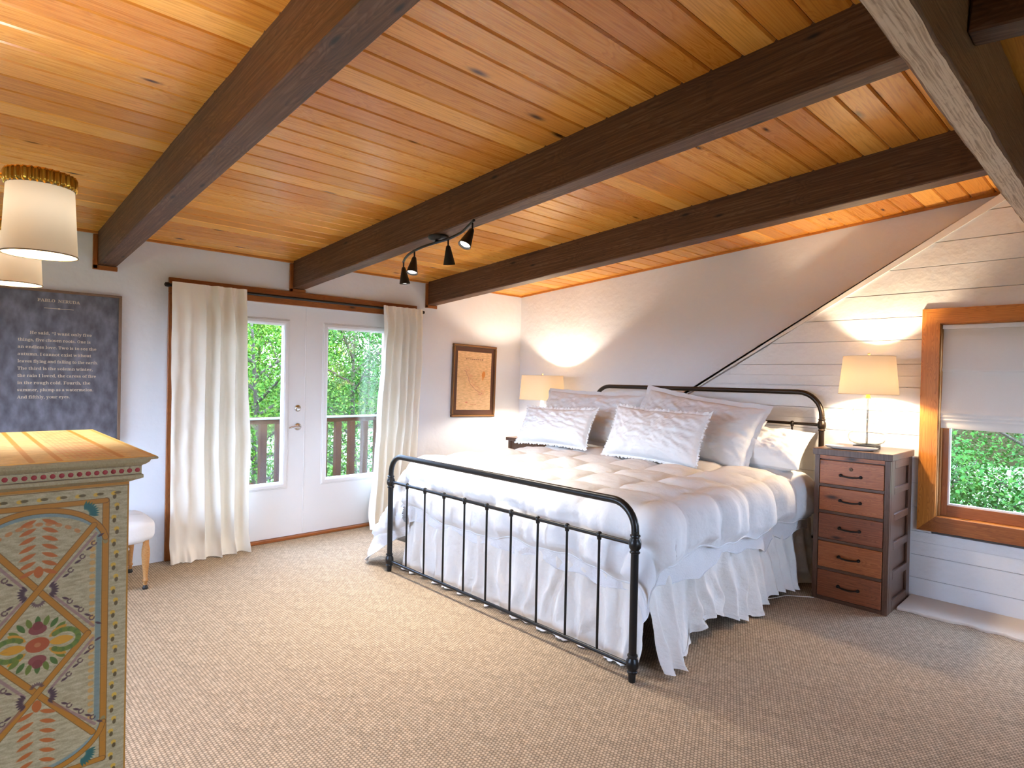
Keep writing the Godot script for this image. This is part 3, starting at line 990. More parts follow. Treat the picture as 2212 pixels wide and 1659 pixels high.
# ------------------------------------------------------------------ pictures
func build_pictures() -> void:
	# framed antique map, hung slightly askew
	var ctr := Vector3(4.33, 1.425, ZD + 0.001)
	var t := thing("framed_map", "small antique map in a dark wooden frame hanging beside the bed", "picture", ctr)
	t.rotation.z = deg_to_rad(-1.25)
	var w := 0.628; var h := 0.80; var f := 0.03
	var bars := [[Vector3(-w / 2, h / 2 - f, 0), Vector3(w / 2, h / 2, 0.03)], [Vector3(-w / 2, -h / 2, 0), Vector3(w / 2, -h / 2 + f, 0.03)], [Vector3(-w / 2, -h / 2 + f, 0), Vector3(-w / 2 + f, h / 2 - f, 0.03)], [Vector3(w / 2 - f, -h / 2 + f, 0), Vector3(w / 2, h / 2 - f, 0.03)]]
	for b in bars:
		var m := MB.new()
		m.box((b[0] + b[1]) * 0.5, b[1] - b[0], 0.006)
		part("frame", m.done(), M.frame_wood, t)
	for b in bars:     # worn gilt slip on the frame
		var m := MB.new()
		var s: Vector3 = b[1] - b[0]
		var c: Vector3 = (b[0] + b[1]) * 0.5 + Vector3(0, 0, 0.0155)
		if s.x > s.y: s = Vector3(s.x - 0.02, 0.006, 0.003)
		else: s = Vector3(0.006, s.y, 0.003)
		m.box(c, s, 0.001)
		part("gilt_slip", m.done(), plain(Color(0.62, 0.42, 0.13), 0.4, 0.5), t)
	var m := MB.new()
	m.box(Vector3(0, 0, 0.010), Vector3(w - 0.05, h - 0.05, 0.006))
	part("mat", m.done(), plain(Color(0.33, 0.20, 0.14), 0.7), t)
	var pw := 0.488; var ph := 0.645
	m = MB.new()
	m.face([Vector3(-pw / 2, -ph / 2, 0.0145), Vector3(pw / 2, -ph / 2, 0.0145), Vector3(pw / 2, ph / 2, 0.0145), Vector3(-pw / 2, ph / 2, 0.0145)], Vector3(0, 0, 1), [Vector2(0, 1), Vector2(1, 1), Vector2(1, 0), Vector2(0, 0)])
	part("print", m.done(), map_print(), t)

	# black board with lettering
	var x0 := 0.231; var x1 := 0.962; var y0 := 0.949; var y1 := 2.0
	var p := thing("framed_quote_board", "large charcoal board with pale printed lines of verse in a thin brown frame", "wall art", Vector3((x0 + x1) * 0.5, (y0 + y1) * 0.5, ZD + 0.001))
	w = x1 - x0; h = y1 - y0; f = 0.017
	for b in [[Vector3(-w / 2, h / 2 - f, 0), Vector3(w / 2, h / 2, 0.04)], [Vector3(-w / 2, -h / 2, 0), Vector3(w / 2, -h / 2 + f, 0.04)], [Vector3(-w / 2, -h / 2 + f, 0), Vector3(-w / 2 + f, h / 2 - f, 0.04)], [Vector3(w / 2 - f, -h / 2 + f, 0), Vector3(w / 2, h / 2 - f, 0.04)]]:
		m = MB.new()
		m.box((b[0] + b[1]) * 0.5, b[1] - b[0], 0.002)
		part("frame", m.done(), M.board_frame, p)
	m = MB.new()
	m.box(Vector3(0, 0, 0.012), Vector3(w - 0.03, h - 0.03, 0.012))
	var slate := plain(Color(1, 1, 1), 0.75)
	var nt := NoiseTexture2D.new()
	nt.width = 256; nt.height = 256; nt.seamless = true
	nt.noise = noise(19, 0.02, 4)
	var gr := Gradient.new()
	gr.set_color(0, Color(0.31, 0.31, 0.335)); gr.set_color(1, Color(0.50, 0.50, 0.545))
	nt.color_ramp = gr
	slate.albedo_texture = nt
	slate.uv1_scale = Vector3(1.2, 2.2, 1)
	part("panel", m.done(), slate, p)
	var ink := plain(Color(0.80, 0.74, 0.64), 0.7)
	var font := SystemFont.new()
	font.font_names = PackedStringArray(["Droid Serif"])
	font.font_weight = 700
	var lines := ["     He said, \u201cI want only five", "things, five chosen roots. One is", "an endless love. Two is to see the", "autumn. I cannot exist without", "leaves flying and falling to the earth.", "The third is the solemn winter,", "the rain I loved, the caress of fire", "in the rough cold. Fourth, the", "summer, plump as a watermelon.", "And fifthly, your eyes."]
	var widths := [0.395, 0.40, 0.435, 0.405, 0.445, 0.415, 0.435, 0.402, 0.42, 0.285]
	var left := 0.378 - p.position.x
	for k in lines.size():
		var y := lerpf(1.702, 1.268, k / 9.0) - p.position.y
		text_line(lines[k].strip_edges(), font, ink, p, left + (0.062 if k == 0 else 0.0), y - 0.012, widths[k] - (0.05 if k == 0 else 0.0))
	text_line("PABLO  NERUDA", font, ink, p, 0.478 - p.position.x, 1.914 - p.position.y, 0.236)
	m = MB.new()
	m.box(Vector3(0.596 - p.position.x, 1.874 - p.position.y, 0.0182), Vector3(0.165, 0.0035, 0.0006))
	m.lathe([Vector2(0.008, 0.0), Vector2(0.0, 0.0008)], 12, Transform3D(Basis(Vector3.RIGHT, PI / 2).scaled(Vector3(1, 0.6, 1)), Vector3(0.596 - p.position.x, 1.874 - p.position.y, 0.0182)))
	part("rule", m.done(), ink, p)

func text_line(s: String, font: Font, m: Material, parent: Node, x: float, y: float, width: float) -> void:
	var tm := TextMesh.new()
	tm.text = s
	tm.font = font
	tm.font_size = 32
	tm.pixel_size = 0.001
	tm.depth = 0.002
	tm.curve_step = 2.0
	tm.horizontal_alignment = HORIZONTAL_ALIGNMENT_LEFT
	var w := tm.get_aabb().size.x
	var k := width / maxf(w, 0.001)
	var o := part("lettering", tm, m, parent)
	o.scale = Vector3(k, 0.024 / (tm.pixel_size * 24.0) * 0.82, 0.4)
	o.position = Vector3(x - tm.get_aabb().position.x * k, y + 0.012, 0.0184)

func map_print() -> StandardMaterial3D:
	var w := 256; var h := 340
	var cv := Canvas.new(w, h, Color(0.90, 0.74, 0.53), 71, 0.05)
	var ink := Color(0.50, 0.30, 0.22)
	# border rules and title
	for y in [0.10, 0.155, 0.93]: cv.line(Vector2(18, y * h), Vector2(w - 18, y * h), 1.0, ink, 0.5)
	var r := RandomNumberGenerator.new()
	r.seed = 5
	for k in 9: cv.blob(Vector2(66 + k * 15, 0.127 * h), 6.0, 4.0 if k == 0 or k == 8 else 2.6, 0.0, ink, 0.75)
	# coast running down to the right with hatched sea
	var coast := [Vector2(52, 110), Vector2(66, 118), Vector2(70, 132), Vector2(84, 150), Vector2(88, 170), Vector2(100, 190), Vector2(118, 205), Vector2(140, 222), Vector2(168, 236), Vector2(190, 240), Vector2(178, 252), Vector2(160, 246)]
	for k in coast.size() - 1:
		cv.line(coast[k], coast[k + 1], 2.5, Color(0.66, 0.34, 0.34), 0.75)
		for q in 5:
			var c: Vector2 = coast[k].lerp(coast[k + 1], r.randf()) + Vector2(r.randf_range(2, 30), r.randf_range(-26, 2))
			cv.blob(c, r.randf_range(4, 9), r.randf_range(2, 5), r.randf(), Color(0.86, 0.55, 0.42), 0.25)
	for k in 46:
		var c := Vector2(r.randf_range(24, w - 40), r.randf_range(70, h - 34))
		cv.line(c, c + Vector2(r.randf_range(6, 22), r.randf_range(-2, 2)), 0.9, ink, 0.32)
	cv.blob(Vector2(198, 130), 13, 20, 0.2, Color(0.86, 0.50, 0.14), 0.8)
	cv.blob(Vector2(194, 152), 7, 14, 0.3, Color(0.86, 0.52, 0.2), 0.6)
	for k in 6: cv.blob(Vector2(104 + k * 8, 0.905 * h), 3.0, 2.4, 0.0, Color(0.7, 0.4, 0.25), 0.7)
	cv.blob(Vector2(74, 0.87 * h), 9, 4, 0.0, Color(0.75, 0.3, 0.25), 0.6)
	var m := plain(Color.WHITE, 0.35)
	m.albedo_texture = ImageTexture.create_from_image(cv.im)
	return m

class Canvas:
	var im: Image
	var w: int
	var h: int
	func _init(w_: int, h_: int, base: Color, seed_: int, grain: float) -> void:
		w = w_; h = h_
		im = Image.create(w, h, false, Image.FORMAT_RGB8)
		var n := FastNoiseLite.new()
		n.seed = seed_; n.frequency = 0.05; n.fractal_octaves = 4
		for y in h:
			for x in w:
				var k := n.get_noise_2d(x * 0.5, y * 2.0) * grain * 2.0 + n.get_noise_2d(x * 4.0 + 900.0, y * 4.0) * grain
				im.set_pixel(x, y, Color(base.r + k, base.g + k, base.b + k))
	func dab(x: int, y: int, c: Color, a: float) -> void:
		if x < 0 or y < 0 or x >= w or y >= h or a <= 0.0: return
		im.set_pixel(x, y, im.get_pixel(x, y).lerp(c, minf(a, 1.0)))
	func line(a: Vector2, b: Vector2, width: float, c: Color, alpha := 1.0) -> void:
		var r := width * 0.5 + 1.0
		var d := b - a
		var l2 := maxf(d.length_squared(), 0.001)
		for y in range(int(minf(a.y, b.y) - r), int(maxf(a.y, b.y) + r) + 1):
			for x in range(int(minf(a.x, b.x) - r), int(maxf(a.x, b.x) + r) + 1):
				var p := Vector2(x + 0.5, y + 0.5)
				var t := clampf((p - a).dot(d) / l2, 0.0, 1.0)
				dab(x, y, c, alpha * clampf(width * 0.5 + 0.5 - (p - a - d * t).length(), 0.0, 1.0))
	func blob(c0: Vector2, rx: float, ry: float, rot: float, c: Color, alpha := 1.0) -> void:
		var r := maxf(rx, ry) + 1.0
		var cs := cos(rot); var sn := sin(rot)
		for y in range(int(c0.y - r), int(c0.y + r) + 1):
			for x in range(int(c0.x - r), int(c0.x + r) + 1):
				var p := Vector2(x + 0.5, y + 0.5) - c0
				var q := Vector2((p.x * cs + p.y * sn) / rx, (-p.x * sn + p.y * cs) / ry)
				dab(x, y, c, alpha * clampf((1.0 - q.length()) * minf(rx, ry) + 0.5, 0.0, 1.0))
	# leaf: pointed stroke from a to b
	func leaf(a: Vector2, b: Vector2, width: float, c: Color, alpha := 1.0) -> void:
		var n := int(a.distance_to(b) / 1.2) + 2
		for k in n + 1:
			var t := float(k) / n
			var r := width * 0.5 * sin(PI * clampf(t * 0.92 + 0.06, 0.0, 1.0))
			blob(a.lerp(b, t), maxf(r, 0.5), maxf(r, 0.5), 0.0, c, alpha * 0.6)

# ------------------------------------------------------------------ spotlights
func build_track() -> void:
	var zc := -3.12
	var yb := ceil_y(zc) - 0.235
	var t := thing("track_light", "black curved track light with four cone spotlights under the middle beam", "ceiling light", Vector3(2.29, yb, zc))
	var m := MB.new()
	m.lathe([Vector2(0.0, -0.028), Vector2(0.045, -0.026), Vector2(0.062, -0.018), Vector2(0.066, -0.006), Vector2(0.066, 0.0), Vector2(0.0, 0.0)], 28)
	part("canopy", m.done(), M.black, t)
	var o: Vector3 = t.position
	var keys := [Vector3(2.385, 0, -3.66), Vector3(2.335, 0, -3.56), Vector3(2.285, 0, -3.42), Vector3(2.262, 0, -3.26), Vector3(2.268, 0, -3.12), Vector3(2.278, 0, -2.99), Vector3(2.255, 0, -2.84), Vector3(2.205, 0, -2.71), Vector3(2.165, 0, -2.62)]
	var cur := Curve3D.new()
	for k in keys.size():
		var a: Vector3 = keys[maxi(k - 1, 0)]
		var b: Vector3 = keys[mini(k + 1, keys.size() - 1)]
		var p: Vector3 = keys[k]
		p.y = ceil_y(p.z) - 0.235 - 0.045
		var tn := (b - a) / 6.0
		tn.y = tn.z * SLOPE
		cur.add_point(p - o, -tn, tn)
	cur.bake_interval = 0.02
	var path := []
	for p in cur.get_baked_points(): path.append(p)
	m = MB.new()
	m.tube(path, 0.0085, 10)
	part("bar", m.done(), plain(Color(0.16, 0.17, 0.17), 0.35, 0.5), t)
	m = MB.new()
	m.tube([Vector3(0, -0.02, 0), Vector3(-0.02, -0.045, 0)], 0.011, 10)
	part("stem", m.done(), M.black, t)
	# heads: place along the bar, direction the cone points
	var heads := [[0.02, Vector3(0.10, -1.0, 0.02), 1.4], [0.30, Vector3(-0.25, -1.0, 0.15), 1.4], [0.63, Vector3(0.22, -1.0, -0.15), 1.4], [0.975, Vector3(-0.55, -1.0, 0.02), 1.4]]
	for hd in heads:
		var p := cur.sample_baked(cur.get_baked_length() * hd[0])
		var h := group_part("spotlight", t)
		h.position = p
		var d: Vector3 = hd[1].normalized()
		m = MB.new()
		m.tube([Vector3.ZERO, Vector3(0, -0.042, 0)], 0.0055, 8)
		part("arm", m.done(), M.black, h)
		var x := d.cross(Vector3.FORWARD).normalized()
		var bs := Basis(x, -d, x.cross(-d))
		m = MB.new()
		var prof := [Vector2(0.0, 0.0), Vector2(0.010, -0.002), Vector2(0.015, -0.012), Vector2(0.021, -0.04), Vector2(0.030, -0.08), Vector2(0.038, -0.118), Vector2(0.036, -0.118), Vector2(0.028, -0.082)]
		m.lathe(prof, 24, Transform3D(bs, Vector3(0, -0.04, 0)))
		part("cone", m.done(), M.black, h)
		m = MB.new()
		m.lathe([Vector2(0.030, -0.108), Vector2(0.024, -0.112), Vector2(0.0, -0.116)], 20, Transform3D(bs, Vector3(0, -0.04, 0)))
		part("bulb_face", m.done(), M.led, h)
		var l := SpotLight3D.new()
		l.name = "beam_light"
		h.add_child(l, true)
		l.position = Vector3(0, -0.04, 0) + d * 0.125
		l.basis = Basis.looking_at(d, Vector3.FORWARD)
		l.light_energy = hd[2]
		l.light_color = Color(1.0, 0.96, 0.90)
		l.light_size = 0.03
		l.spot_range = 14.0
		l.spot_angle = 62.0
		l.spot_attenuation = 2.0
		l.shadow_enabled = true

# ------------------------------------------------------------------ bed
func arch(z0: float, z1: float, top: float, r: float) -> Array:
	var p := []
	for k in 9:
		var a := PI - k * PI / 16.0
		p.append(Vector3(0, top - r + r * sin(a), z0 + r + r * cos(a)))
	for k in 9:
		var a := PI / 2 - k * PI / 16.0
		p.append(Vector3(0, top - r + r * sin(a), z1 - r + r * cos(a)))
	return p

func bed_end(called: String, parent: Node3D, x: float, z0: float, z1: float, top: float, mid: float, low: float, m: Material, r: float) -> void:
	var g := group_part(called, parent)
	g.position = Vector3(x - parent.position.x, 0, -parent.position.z)
	var b := MB.new()
	b.tube(arch(z0, z1, top, r), 0.0195, 16, false)
	part("top_rail", b.done(), m, g)
	for z in [z0, z1]:
		b = MB.new()
		b.tube([Vector3(0, 0.0, z), Vector3(0, 0.05, z), Vector3(0, top - r, z)], [0.017, 0.0195, 0.0195], 16)
		part("post", b.done(), m, g)
		for y in [mid, low + 0.01]:
			b = MB.new()
			var pr := [Vector2(0.0195, -0.046), Vector2(0.025, -0.044), Vector2(0.026, -0.038), Vector2(0.0215, -0.034), Vector2(0.022, -0.028), Vector2(0.029, -0.018), Vector2(0.031, 0.0), Vector2(0.029, 0.018), Vector2(0.022, 0.028), Vector2(0.0215, 0.034), Vector2(0.026, 0.038), Vector2(0.025, 0.044), Vector2(0.0195, 0.046)]
			b.lathe(pr, 18, Transform3D(Basis.IDENTITY, Vector3(0, y, z)))
			part("collar", b.done(), m, g)
	for y in [mid, low]:
		b = MB.new()
		b.tube([Vector3(0, y, z0 + 0.015), Vector3(0, y, z1 - 0.015)], 0.011, 12)
		part("rail", b.done(), m, g)
	for k in range(1, 10):
		var z := lerpf(z0, z1, k / 10.0)
		var s := group_part("spindle", g)
		b = MB.new()
		b.tube([Vector3(0, low, z), Vector3(0, mid, z)], 0.0068, 10)
		part("rod", b.done(), m, s)
		b = MB.new()
		b.lathe([Vector2(0.007, -0.026), Vector2(0.0115, -0.022), Vector2(0.0115, -0.018), Vector2(0.012, -0.014), Vector2(0.0165, 0.0), Vector2(0.012, 0.014), Vector2(0.006, 0.018), Vector2(0.0, 0.019)], 14, Transform3D(Basis.IDENTITY, Vector3(0, mid, z)))
		part("knuckle", b.done(), m, s)

const BZ0 := -3.885
const BZ1 := -1.70

func build_bed() -> void:
	var t := thing("iron_bed", "king size dark iron bed frame with arched rails and spindles", "bed", Vector3(3.65, 0, -2.79))
	bed_end("footboard", t, 2.46, BZ0, BZ1, 0.868, 0.672, 0.078, M.iron, 0.135)
	bed_end("headboard", t, 4.86, BZ0, BZ1, 1.405, 1.16, 0.30, M.iron_brown, 0.18)
	for z in [-2.79 - 0.96, -2.79 + 0.96]:
		bx("side_rail", Vector3(2.62, 0.27, z - 0.012), Vector3(4.855, 0.32, z + 0.012), M.iron, t, 0.003)
	var bs := thing("box_spring", "white box spring under the mattress, hidden by the gathered skirt", "box spring", Vector3(3.7, 0.325, -2.79))
	var m := MB.new()
	m.box(Vector3(0, 0.105, 0), Vector3(2.12, 0.205, 1.98), 0.03)
	part("base", m.done(), M.linen, bs)
	var mt := thing("mattress", "thick white mattress under the quilt and comforter", "mattress", Vector3(3.7, 0.54, -2.79))
	m = MB.new()
	m.box(Vector3(0, 0.11, 0), Vector3(2.12, 0.20, 2.0), 0.06)
	part("pad", m.done(), M.linen, mt)
	build_bedding()

func drop(d: float, r: float, flare: float) -> Vector2:
	# how far out and down a cloth lies that hangs d past an edge of radius r
	var q := r * PI * 0.5
	if d <= 0.0: return Vector2.ZERO
	if d < q: return Vector2(r * sin(d / r), r * (1.0 - cos(d / r)))
	return Vector2(r + flare * (d - q), r + (d - q))

func drape(a: float, b: float, la: float, hw: float, x_head: float, zc: float, y: float, r: float, fl: Vector2) -> Vector3:
	var da := maxf(0.0, a - la)
	var db := maxf(0.0, absf(b) - hw)
	var sb := signf(b)
	var x := x_head - minf(a, la)
	var z := zc + clampf(b, -hw, hw)
	if da > 0.0 and db > 0.0:
		var d := sqrt(da * da + db * db)
		var o := drop(d, r, 0.0)
		var ang := atan2(db, da)
		var out := o.x + fl.y * maxf(0.0, d - r) * sin(2.0 * ang)
		if sb < 0.0: out = o.x + 0.50 * maxf(0.0, d - r) * smoothstep(0.62, 0.95, ang)
		return Vector3(x - out * cos(ang), y - o.y, z + sb * out * sin(ang))
	if da > 0.0:
		var o := drop(da, r, fl.x)
		return Vector3(x - o.x, y - o.y, z)
	var o2 := drop(db, r, fl.y)
	var extra := 0.0
	if sb < 0.0: extra = maxf(0.0, db - r) * 0.50 * exp(-(la - a) / 0.35)
	return Vector3(x, y - o2.y, z + sb * (o2.x + extra))

func displaced(nu: int, nv: int, pos: PackedVector3Array, amt: PackedFloat32Array) -> PackedVector3Array:
	var n := MB.normals(nu, nv, pos)
	var out := PackedVector3Array()
	out.resize(pos.size())
	for k in pos.size(): out[k] = pos[k] + n[k] * amt[k]
	return out

func build_bedding() -> void:
	var zc := (BZ0 + BZ1) * 0.5
	var n := noise(61, 1.0, 3)
	# ---- gathered bed skirt round three sides
	var sk := thing("bed_skirt", "gathered off-white bed skirt hanging to the carpet round the bed", "bed skirt", Vector3(3.65, 0, zc))
	var cx0 := 2.61; var hz := 1.05
	var pts := [Vector3(4.80, 0, zc - hz), Vector3(cx0, 0, zc - hz), Vector3(cx0, 0, zc + hz), Vector3(4.80, 0, zc + hz)]
	var sides := [["foot_panel", 1, 2], ["side_panel", 0, 1], ["side_panel", 2, 3]]
	for s in sides:
		var a: Vector3 = pts[s[1]]
		var b: Vector3 = pts[s[2]]
		var dir := (b - a).normalized()
		var outw := Vector3(dir.z, 0, -dir.x)
		if outw.dot((a + b) * 0.5 - Vector3(3.65, 0, zc)) < 0.0: outw = -outw
		var l := a.distance_to(b)
		var nu := int(l / 0.009)
		var nv := 26
		var pos := PackedVector3Array()
		var uv := PackedVector2Array()
		for j in nv:
			var v := float(j) / (nv - 1)
			for i in nu:
				var u := float(i) / (nu - 1)
				var q := a + dir * (l * u)
				var w := u * l
				var key: float = w + s[1] * 7.3
				var lift := 0.012 + 0.03 * maxf(0.0, n.get_noise_1d(key * 2.3))
				if s[1] == 2:   # right side is rucked up in the middle
					lift += 0.12 * exp(-pow((w - 0.62) / 0.22, 2.0)) + 0.06 * exp(-pow((w - 1.45) / 0.25, 2.0))
				var y := lerpf(0.46, lift, v)
				var ph := key * 46.0 + 5.0 * n.get_noise_2d(key * 1.6, v * 0.7)
				var amp := lerpf(0.009, 0.036, pow(v, 0.8)) * (0.75 + 0.6 * n.get_noise_1d(key * 4.0 + 30.0))
				var o := amp * sin(ph) + amp * 0.5 * sin(ph * 0.37 + 1.0) + lerpf(0.0, 0.045, v)
				o += 0.05 * pow(v, 3.0) * maxf(0.0, n.get_noise_1d(key * 3.1 + 11.0))
				if s[1] == 2: o += 0.10 * v * exp(-pow(w / 0.22, 2.0)) + 0.05 * v * exp(-pow((w - 1.12) / 0.14, 2.0))
				if s[1] == 1: o = minf(o, 0.075)
				pos.append(q + outw * o + Vector3(0, y, 0) + dir * (0.006 * cos(ph) * v) - sk.position)
				uv.append(Vector2(w, y))
		var m := MB.new()
		m.sheet(nu, nv, pos, uv)
		part(s[0], m.done(), M.skirt, sk)
		# ruffled hem
		m = MB.new()
		var hp := PackedVector3Array()
		var hu := PackedVector2Array()
		for j in 3:
			for i in nu:
				var p: Vector3 = pos[(nv - 2) * nu + i].lerp(pos[(nv - 1) * nu + i], j * 0.5)
				var rf := 0.004 + 0.005 * j * 0.5 * (1.0 + sin(i * 0.5 + n.get_noise_1d(i * 0.05) * 6.0))
				hp.append(p + outw * rf - Vector3(0, j * 0.004 if p.y > 0.02 else 0.0, 0)); hu.append(Vector2(i * 0.01, j * 0.01))
		m.sheet(nu, 3, hp, hu)
		part("ruffle", m.done(), M.skirt, sk)
	# ---- thin textured quilt
	cloth("quilt", "thin white ribbed quilt hanging below the comforter", "quilt", 0.776, 0.085, 4.66, 1.985, 0.985, 0.44, 0.70, 0.42, 1, zc, M.quilt)
	# ---- thick comforter
	cloth("comforter", "thick white box-stitched comforter spread over the bed", "comforter", 0.800, 0.115, 4.62, 1.925, 0.985, 0.41, 0.52, 0.34, 2, zc, M.comforter)

func cloth(called: String, label: String, cat: String, y: float, r: float, xh: float, la: float, hw: float, over_foot: float, over_left: float, over_right: float, kind: int, zc: float, mat: Material) -> void:
	var t := thing(called, label, cat, Vector3(3.6, y, zc))
	var n := noise(70 + kind, 1.0, 3)
	var n2 := noise(90 + kind, 1.0, 2)
	var st := 0.018
	var nu := int((2.0 * hw + over_left + over_right) / st)
	var nv := int((la + over_foot) / st)
	var pos := PackedVector3Array()
	var uv := PackedVector2Array()
	var amt := PackedFloat32Array()
	for j in nv:
		var a: float = (la + over_foot) * j / (nv - 1)
		for i in nu:
			var f := float(i) / (nu - 1)
			var b := lerpf(-hw - over_left, hw + over_right, f)
			# hems wander a little
			var aa := a
			var bb := b
			if a > la: aa = la + (a - la) * (1.0 + 0.12 * n2.get_noise_1d(b * 2.0))
			if absf(b) > hw: bb = signf(b) * (hw + (absf(b) - hw) * (1.0 + 0.16 * n2.get_noise_1d(a * 2.2 + 40.0)))
			var p := drape(aa, bb, la, hw, xh, zc, y, r, Vector2(-0.02, 0.10 if kind == 2 else 0.03))
			pos.append(p)
			uv.append(Vector2(a, b))
			var k := 0.0
			var hang: float = maxf(maxf(0.0, a - la) - 0.05, maxf(0.0, absf(b) - hw) - 0.05)
			if kind == 2:
				var sx := absf(sin(PI * (a + 0.10 + 0.03 * n2.get_noise_2d(a, b)) / 0.37))
				var sz := absf(sin(PI * (b + 0.04 + 0.03 * n2.get_noise_2d(b, a)) / 0.345))
				k = 0.058 * pow(sx * sz, 0.36) + 0.012
				k += 0.012 * n.get_noise_2d(a * 2.6, b * 2.6) + 0.006 * n.get_noise_2d(a * 9.0, b * 5.0)
				if hang > 0.0: k += 0.012 * sin(b * 26.0 + 4.0 * n.get_noise_1d(b * 3.0)) * minf(hang * 6.0, 1.0) * (1.0 if a > la and absf(b) <= hw else 0.0)
				if hang > 0.0 and absf(b) > hw: k += 0.022 * sin(a * 17.0 + 3.0 * n.get_noise_1d(a * 2.0)) * minf(hang * 5.0, 1.0)
				var edge: float = minf(minf(a + 0.02, la + over_foot - a), minf(b + hw + over_left, hw + over_right - b))
				k *= smoothstep(-0.004, 0.06, edge)
			else:
				k = 0.0025 * sin(a * 330.0) * (0.6 + n.get_noise_2d(a * 9.0, b * 9.0)) + 0.006 * n.get_noise_2d(a * 6.0, b * 6.0)
				if hang > 0.0 and absf(b) > hw: k += 0.015 * minf(hang * 3.0, 1.0) * sin(a * 9.0 + 2.0 * n.get_noise_1d(a * 2.0))
				if hang > 0.0 and a > la and absf(b) <= hw: k += 0.020 * minf(hang * 4.0, 1.0) * n.get_noise_2d(b * 5.0, a * 14.0)
				if b < -hw: k += 0.05 * minf(hang * 2.0, 1.0) * (0.5 + n.get_noise_2d(a * 5.0, b * 2.0))
			amt.append(k)
	# grid runs left to right, head to foot: normals point up
	var nn := MB.normals(nu, nv, pos)
	var sgn := 1.0 if nn[(nv / 4) * nu + nu / 2].y > 0.0 else -1.0
	for k in pos.size():
		pos[k] += nn[k] * (sgn * amt[k])
		if pos[k].y < 0.012: pos[k].y = 0.012 + 0.02 * absf(n.get_noise_2d(pos[k].x * 8.0, pos[k].z * 8.0))
		pos[k].x = maxf(pos[k].x, 2.497) if pos[k].z > BZ0 - 0.03 and pos[k].z < BZ1 + 0.03 else pos[k].x
	var loc := PackedVector3Array()
	for p in pos: loc.append(p - t.position)
	var m := MB.new()
	m.sheet(nu, nv, loc, uv)
	if sgn < 0.0:
		for k in m.N.size(): m.N[k] = -m.N[k]
	part("cover", m.done(), mat, t)
	# turned hem gives the edge its thickness
	m = MB.new()
	var edge := []
	for j in nv: edge.append(j * nu)
	for i in nu: edge.append((nv - 1) * nu + i)
	for j in nv: edge.append((nv - 1 - j) * nu + nu - 1)
	var hp := []
	for k in edge.size():
		if k % 2 == 0: hp.append(loc[edge[k]])
	m.tube(hp, 0.006 if kind == 2 else 0.003, 6)
	part("hem", m.done(), mat, t)

func pillow(called: String, label: String, grp: String, at: Vector3, w: float, h: float, th: float, lean: float, roll: float, yaw: float, seed_: int, flange: float, fringe: bool, mat: Material) -> void:
	var t := thing(called, label, "pillow", at, grp)
	var s := sin(lean); var c := cos(lean)
	var bs := Basis(Vector3(0, 0, 1), Vector3(s, c, 0), Vector3(-c, s, 0))
	bs = Basis(Vector3.UP, yaw) * bs * Basis(Vector3(0, 0, 1), roll)
	t.basis = bs
	var n := noise(seed_, 1.0, 3)
	var nu := 61
	var nv := 45
	var m := MB.new()
	for side in [1.0, -1.0]:
		var pos := PackedVector3Array()
		var uv := PackedVector2Array()
		for j in nv:
			var v := -1.0 + 2.0 * j / (nv - 1)
			for i in nu:
				var u := -1.0 + 2.0 * i / (nu - 1)
				var pu := 1.0 - 0.055 * (1.0 - v * v)
				var pv := 1.0 - 0.085 * (1.0 - u * u) - 0.03 * (n.get_noise_1d(u * 2.0 + seed_) if v > 0 else 0.0)
				var x := u * w * 0.5 * pu
				var y := v * h * 0.5 * pv
				var q := pow(maxf(0.0, 1.0 - pow(absf(u), 2.6)), 0.55) * pow(maxf(0.0, 1.0 - pow(absf(v), 2.4)), 0.55)
				var z := th * 0.5 * q
				# creases run from the seams and corners
				var cr := n.get_noise_2d(u * 3.0 + v * 2.2, v * 2.0 - u * 1.6) * 0.020 + n.get_noise_2d((u + v * 0.7) * 5.0, (v - u) * 1.5) * 0.008
				z += cr * minf(q * 1.6, 1.0) * 0.9
				# slump: weight settles low
				z += th * 0.10 * q * (-v)
				pos.append(Vector3(x, y, z * side)); uv.append(Vector2(u * w * 0.5, v * h * 0.5))
		var nr := MB.normals(nu, nv, pos)
		for k in nr.size():
			if nr[k].z * side < 0.0: nr[k] = -nr[k]
		m.sheet(nu, nv, pos, uv, nr)
	part("cushion", m.done(), mat, t)
	if flange > 0.0:
		m = MB.new()
		var per := 220
		var fp := PackedVector3Array()
		var fu := PackedVector2Array()
		for j in 5:
			for i in per + 1:
				var k := float(i % per) / per * 4.0
				var e := int(k)
				var f := (k - e) * 2.0 - 1.0
				var q: Vector2 = [Vector2(f, -1), Vector2(1, f), Vector2(-f, 1), Vector2(-1, -f)][e]
				var pu := 1.0 - 0.055 * (1.0 - q.y * q.y)
				var pv := 1.0 - 0.085 * (1.0 - q.x * q.x) - 0.03 * (n.get_noise_1d(q.x * 2.0 + seed_) if q.y > 0 else 0.0)
				var b := Vector3(q.x * w * 0.5 * pu, q.y * h * 0.5 * pv, 0)
				var o := Vector3(q.x, q.y, 0)
				if absf(q.x) < 1.0 and absf(q.y) >= 1.0: o.x *= pow(absf(q.x), 6.0)
				if absf(q.y) < 1.0 and absf(q.x) >= 1.0: o.y *= pow(absf(q.y), 6.0)
				var g := j / 4.0
				var wave := sin(i * (1.9 if fringe else 0.5) + n.get_noise_1d(i * 0.1) * 4.0) * (0.008 if fringe else 0.006) * g
				var jag := (0.75 + 0.25 * sin(i * 2.7)) if fringe else 1.0
				fp.append(b * 0.985 + o * (flange * g * jag) + Vector3(0, 0, wave + 0.01 * g * n.get_noise_1d(i * 0.07)))
				fu.append(Vector2(i * 0.01, g * flange))
		m.sheet(per + 1, 5, fp, fu)
		part("fringe" if fringe else "flange", m.done(), mat, t)

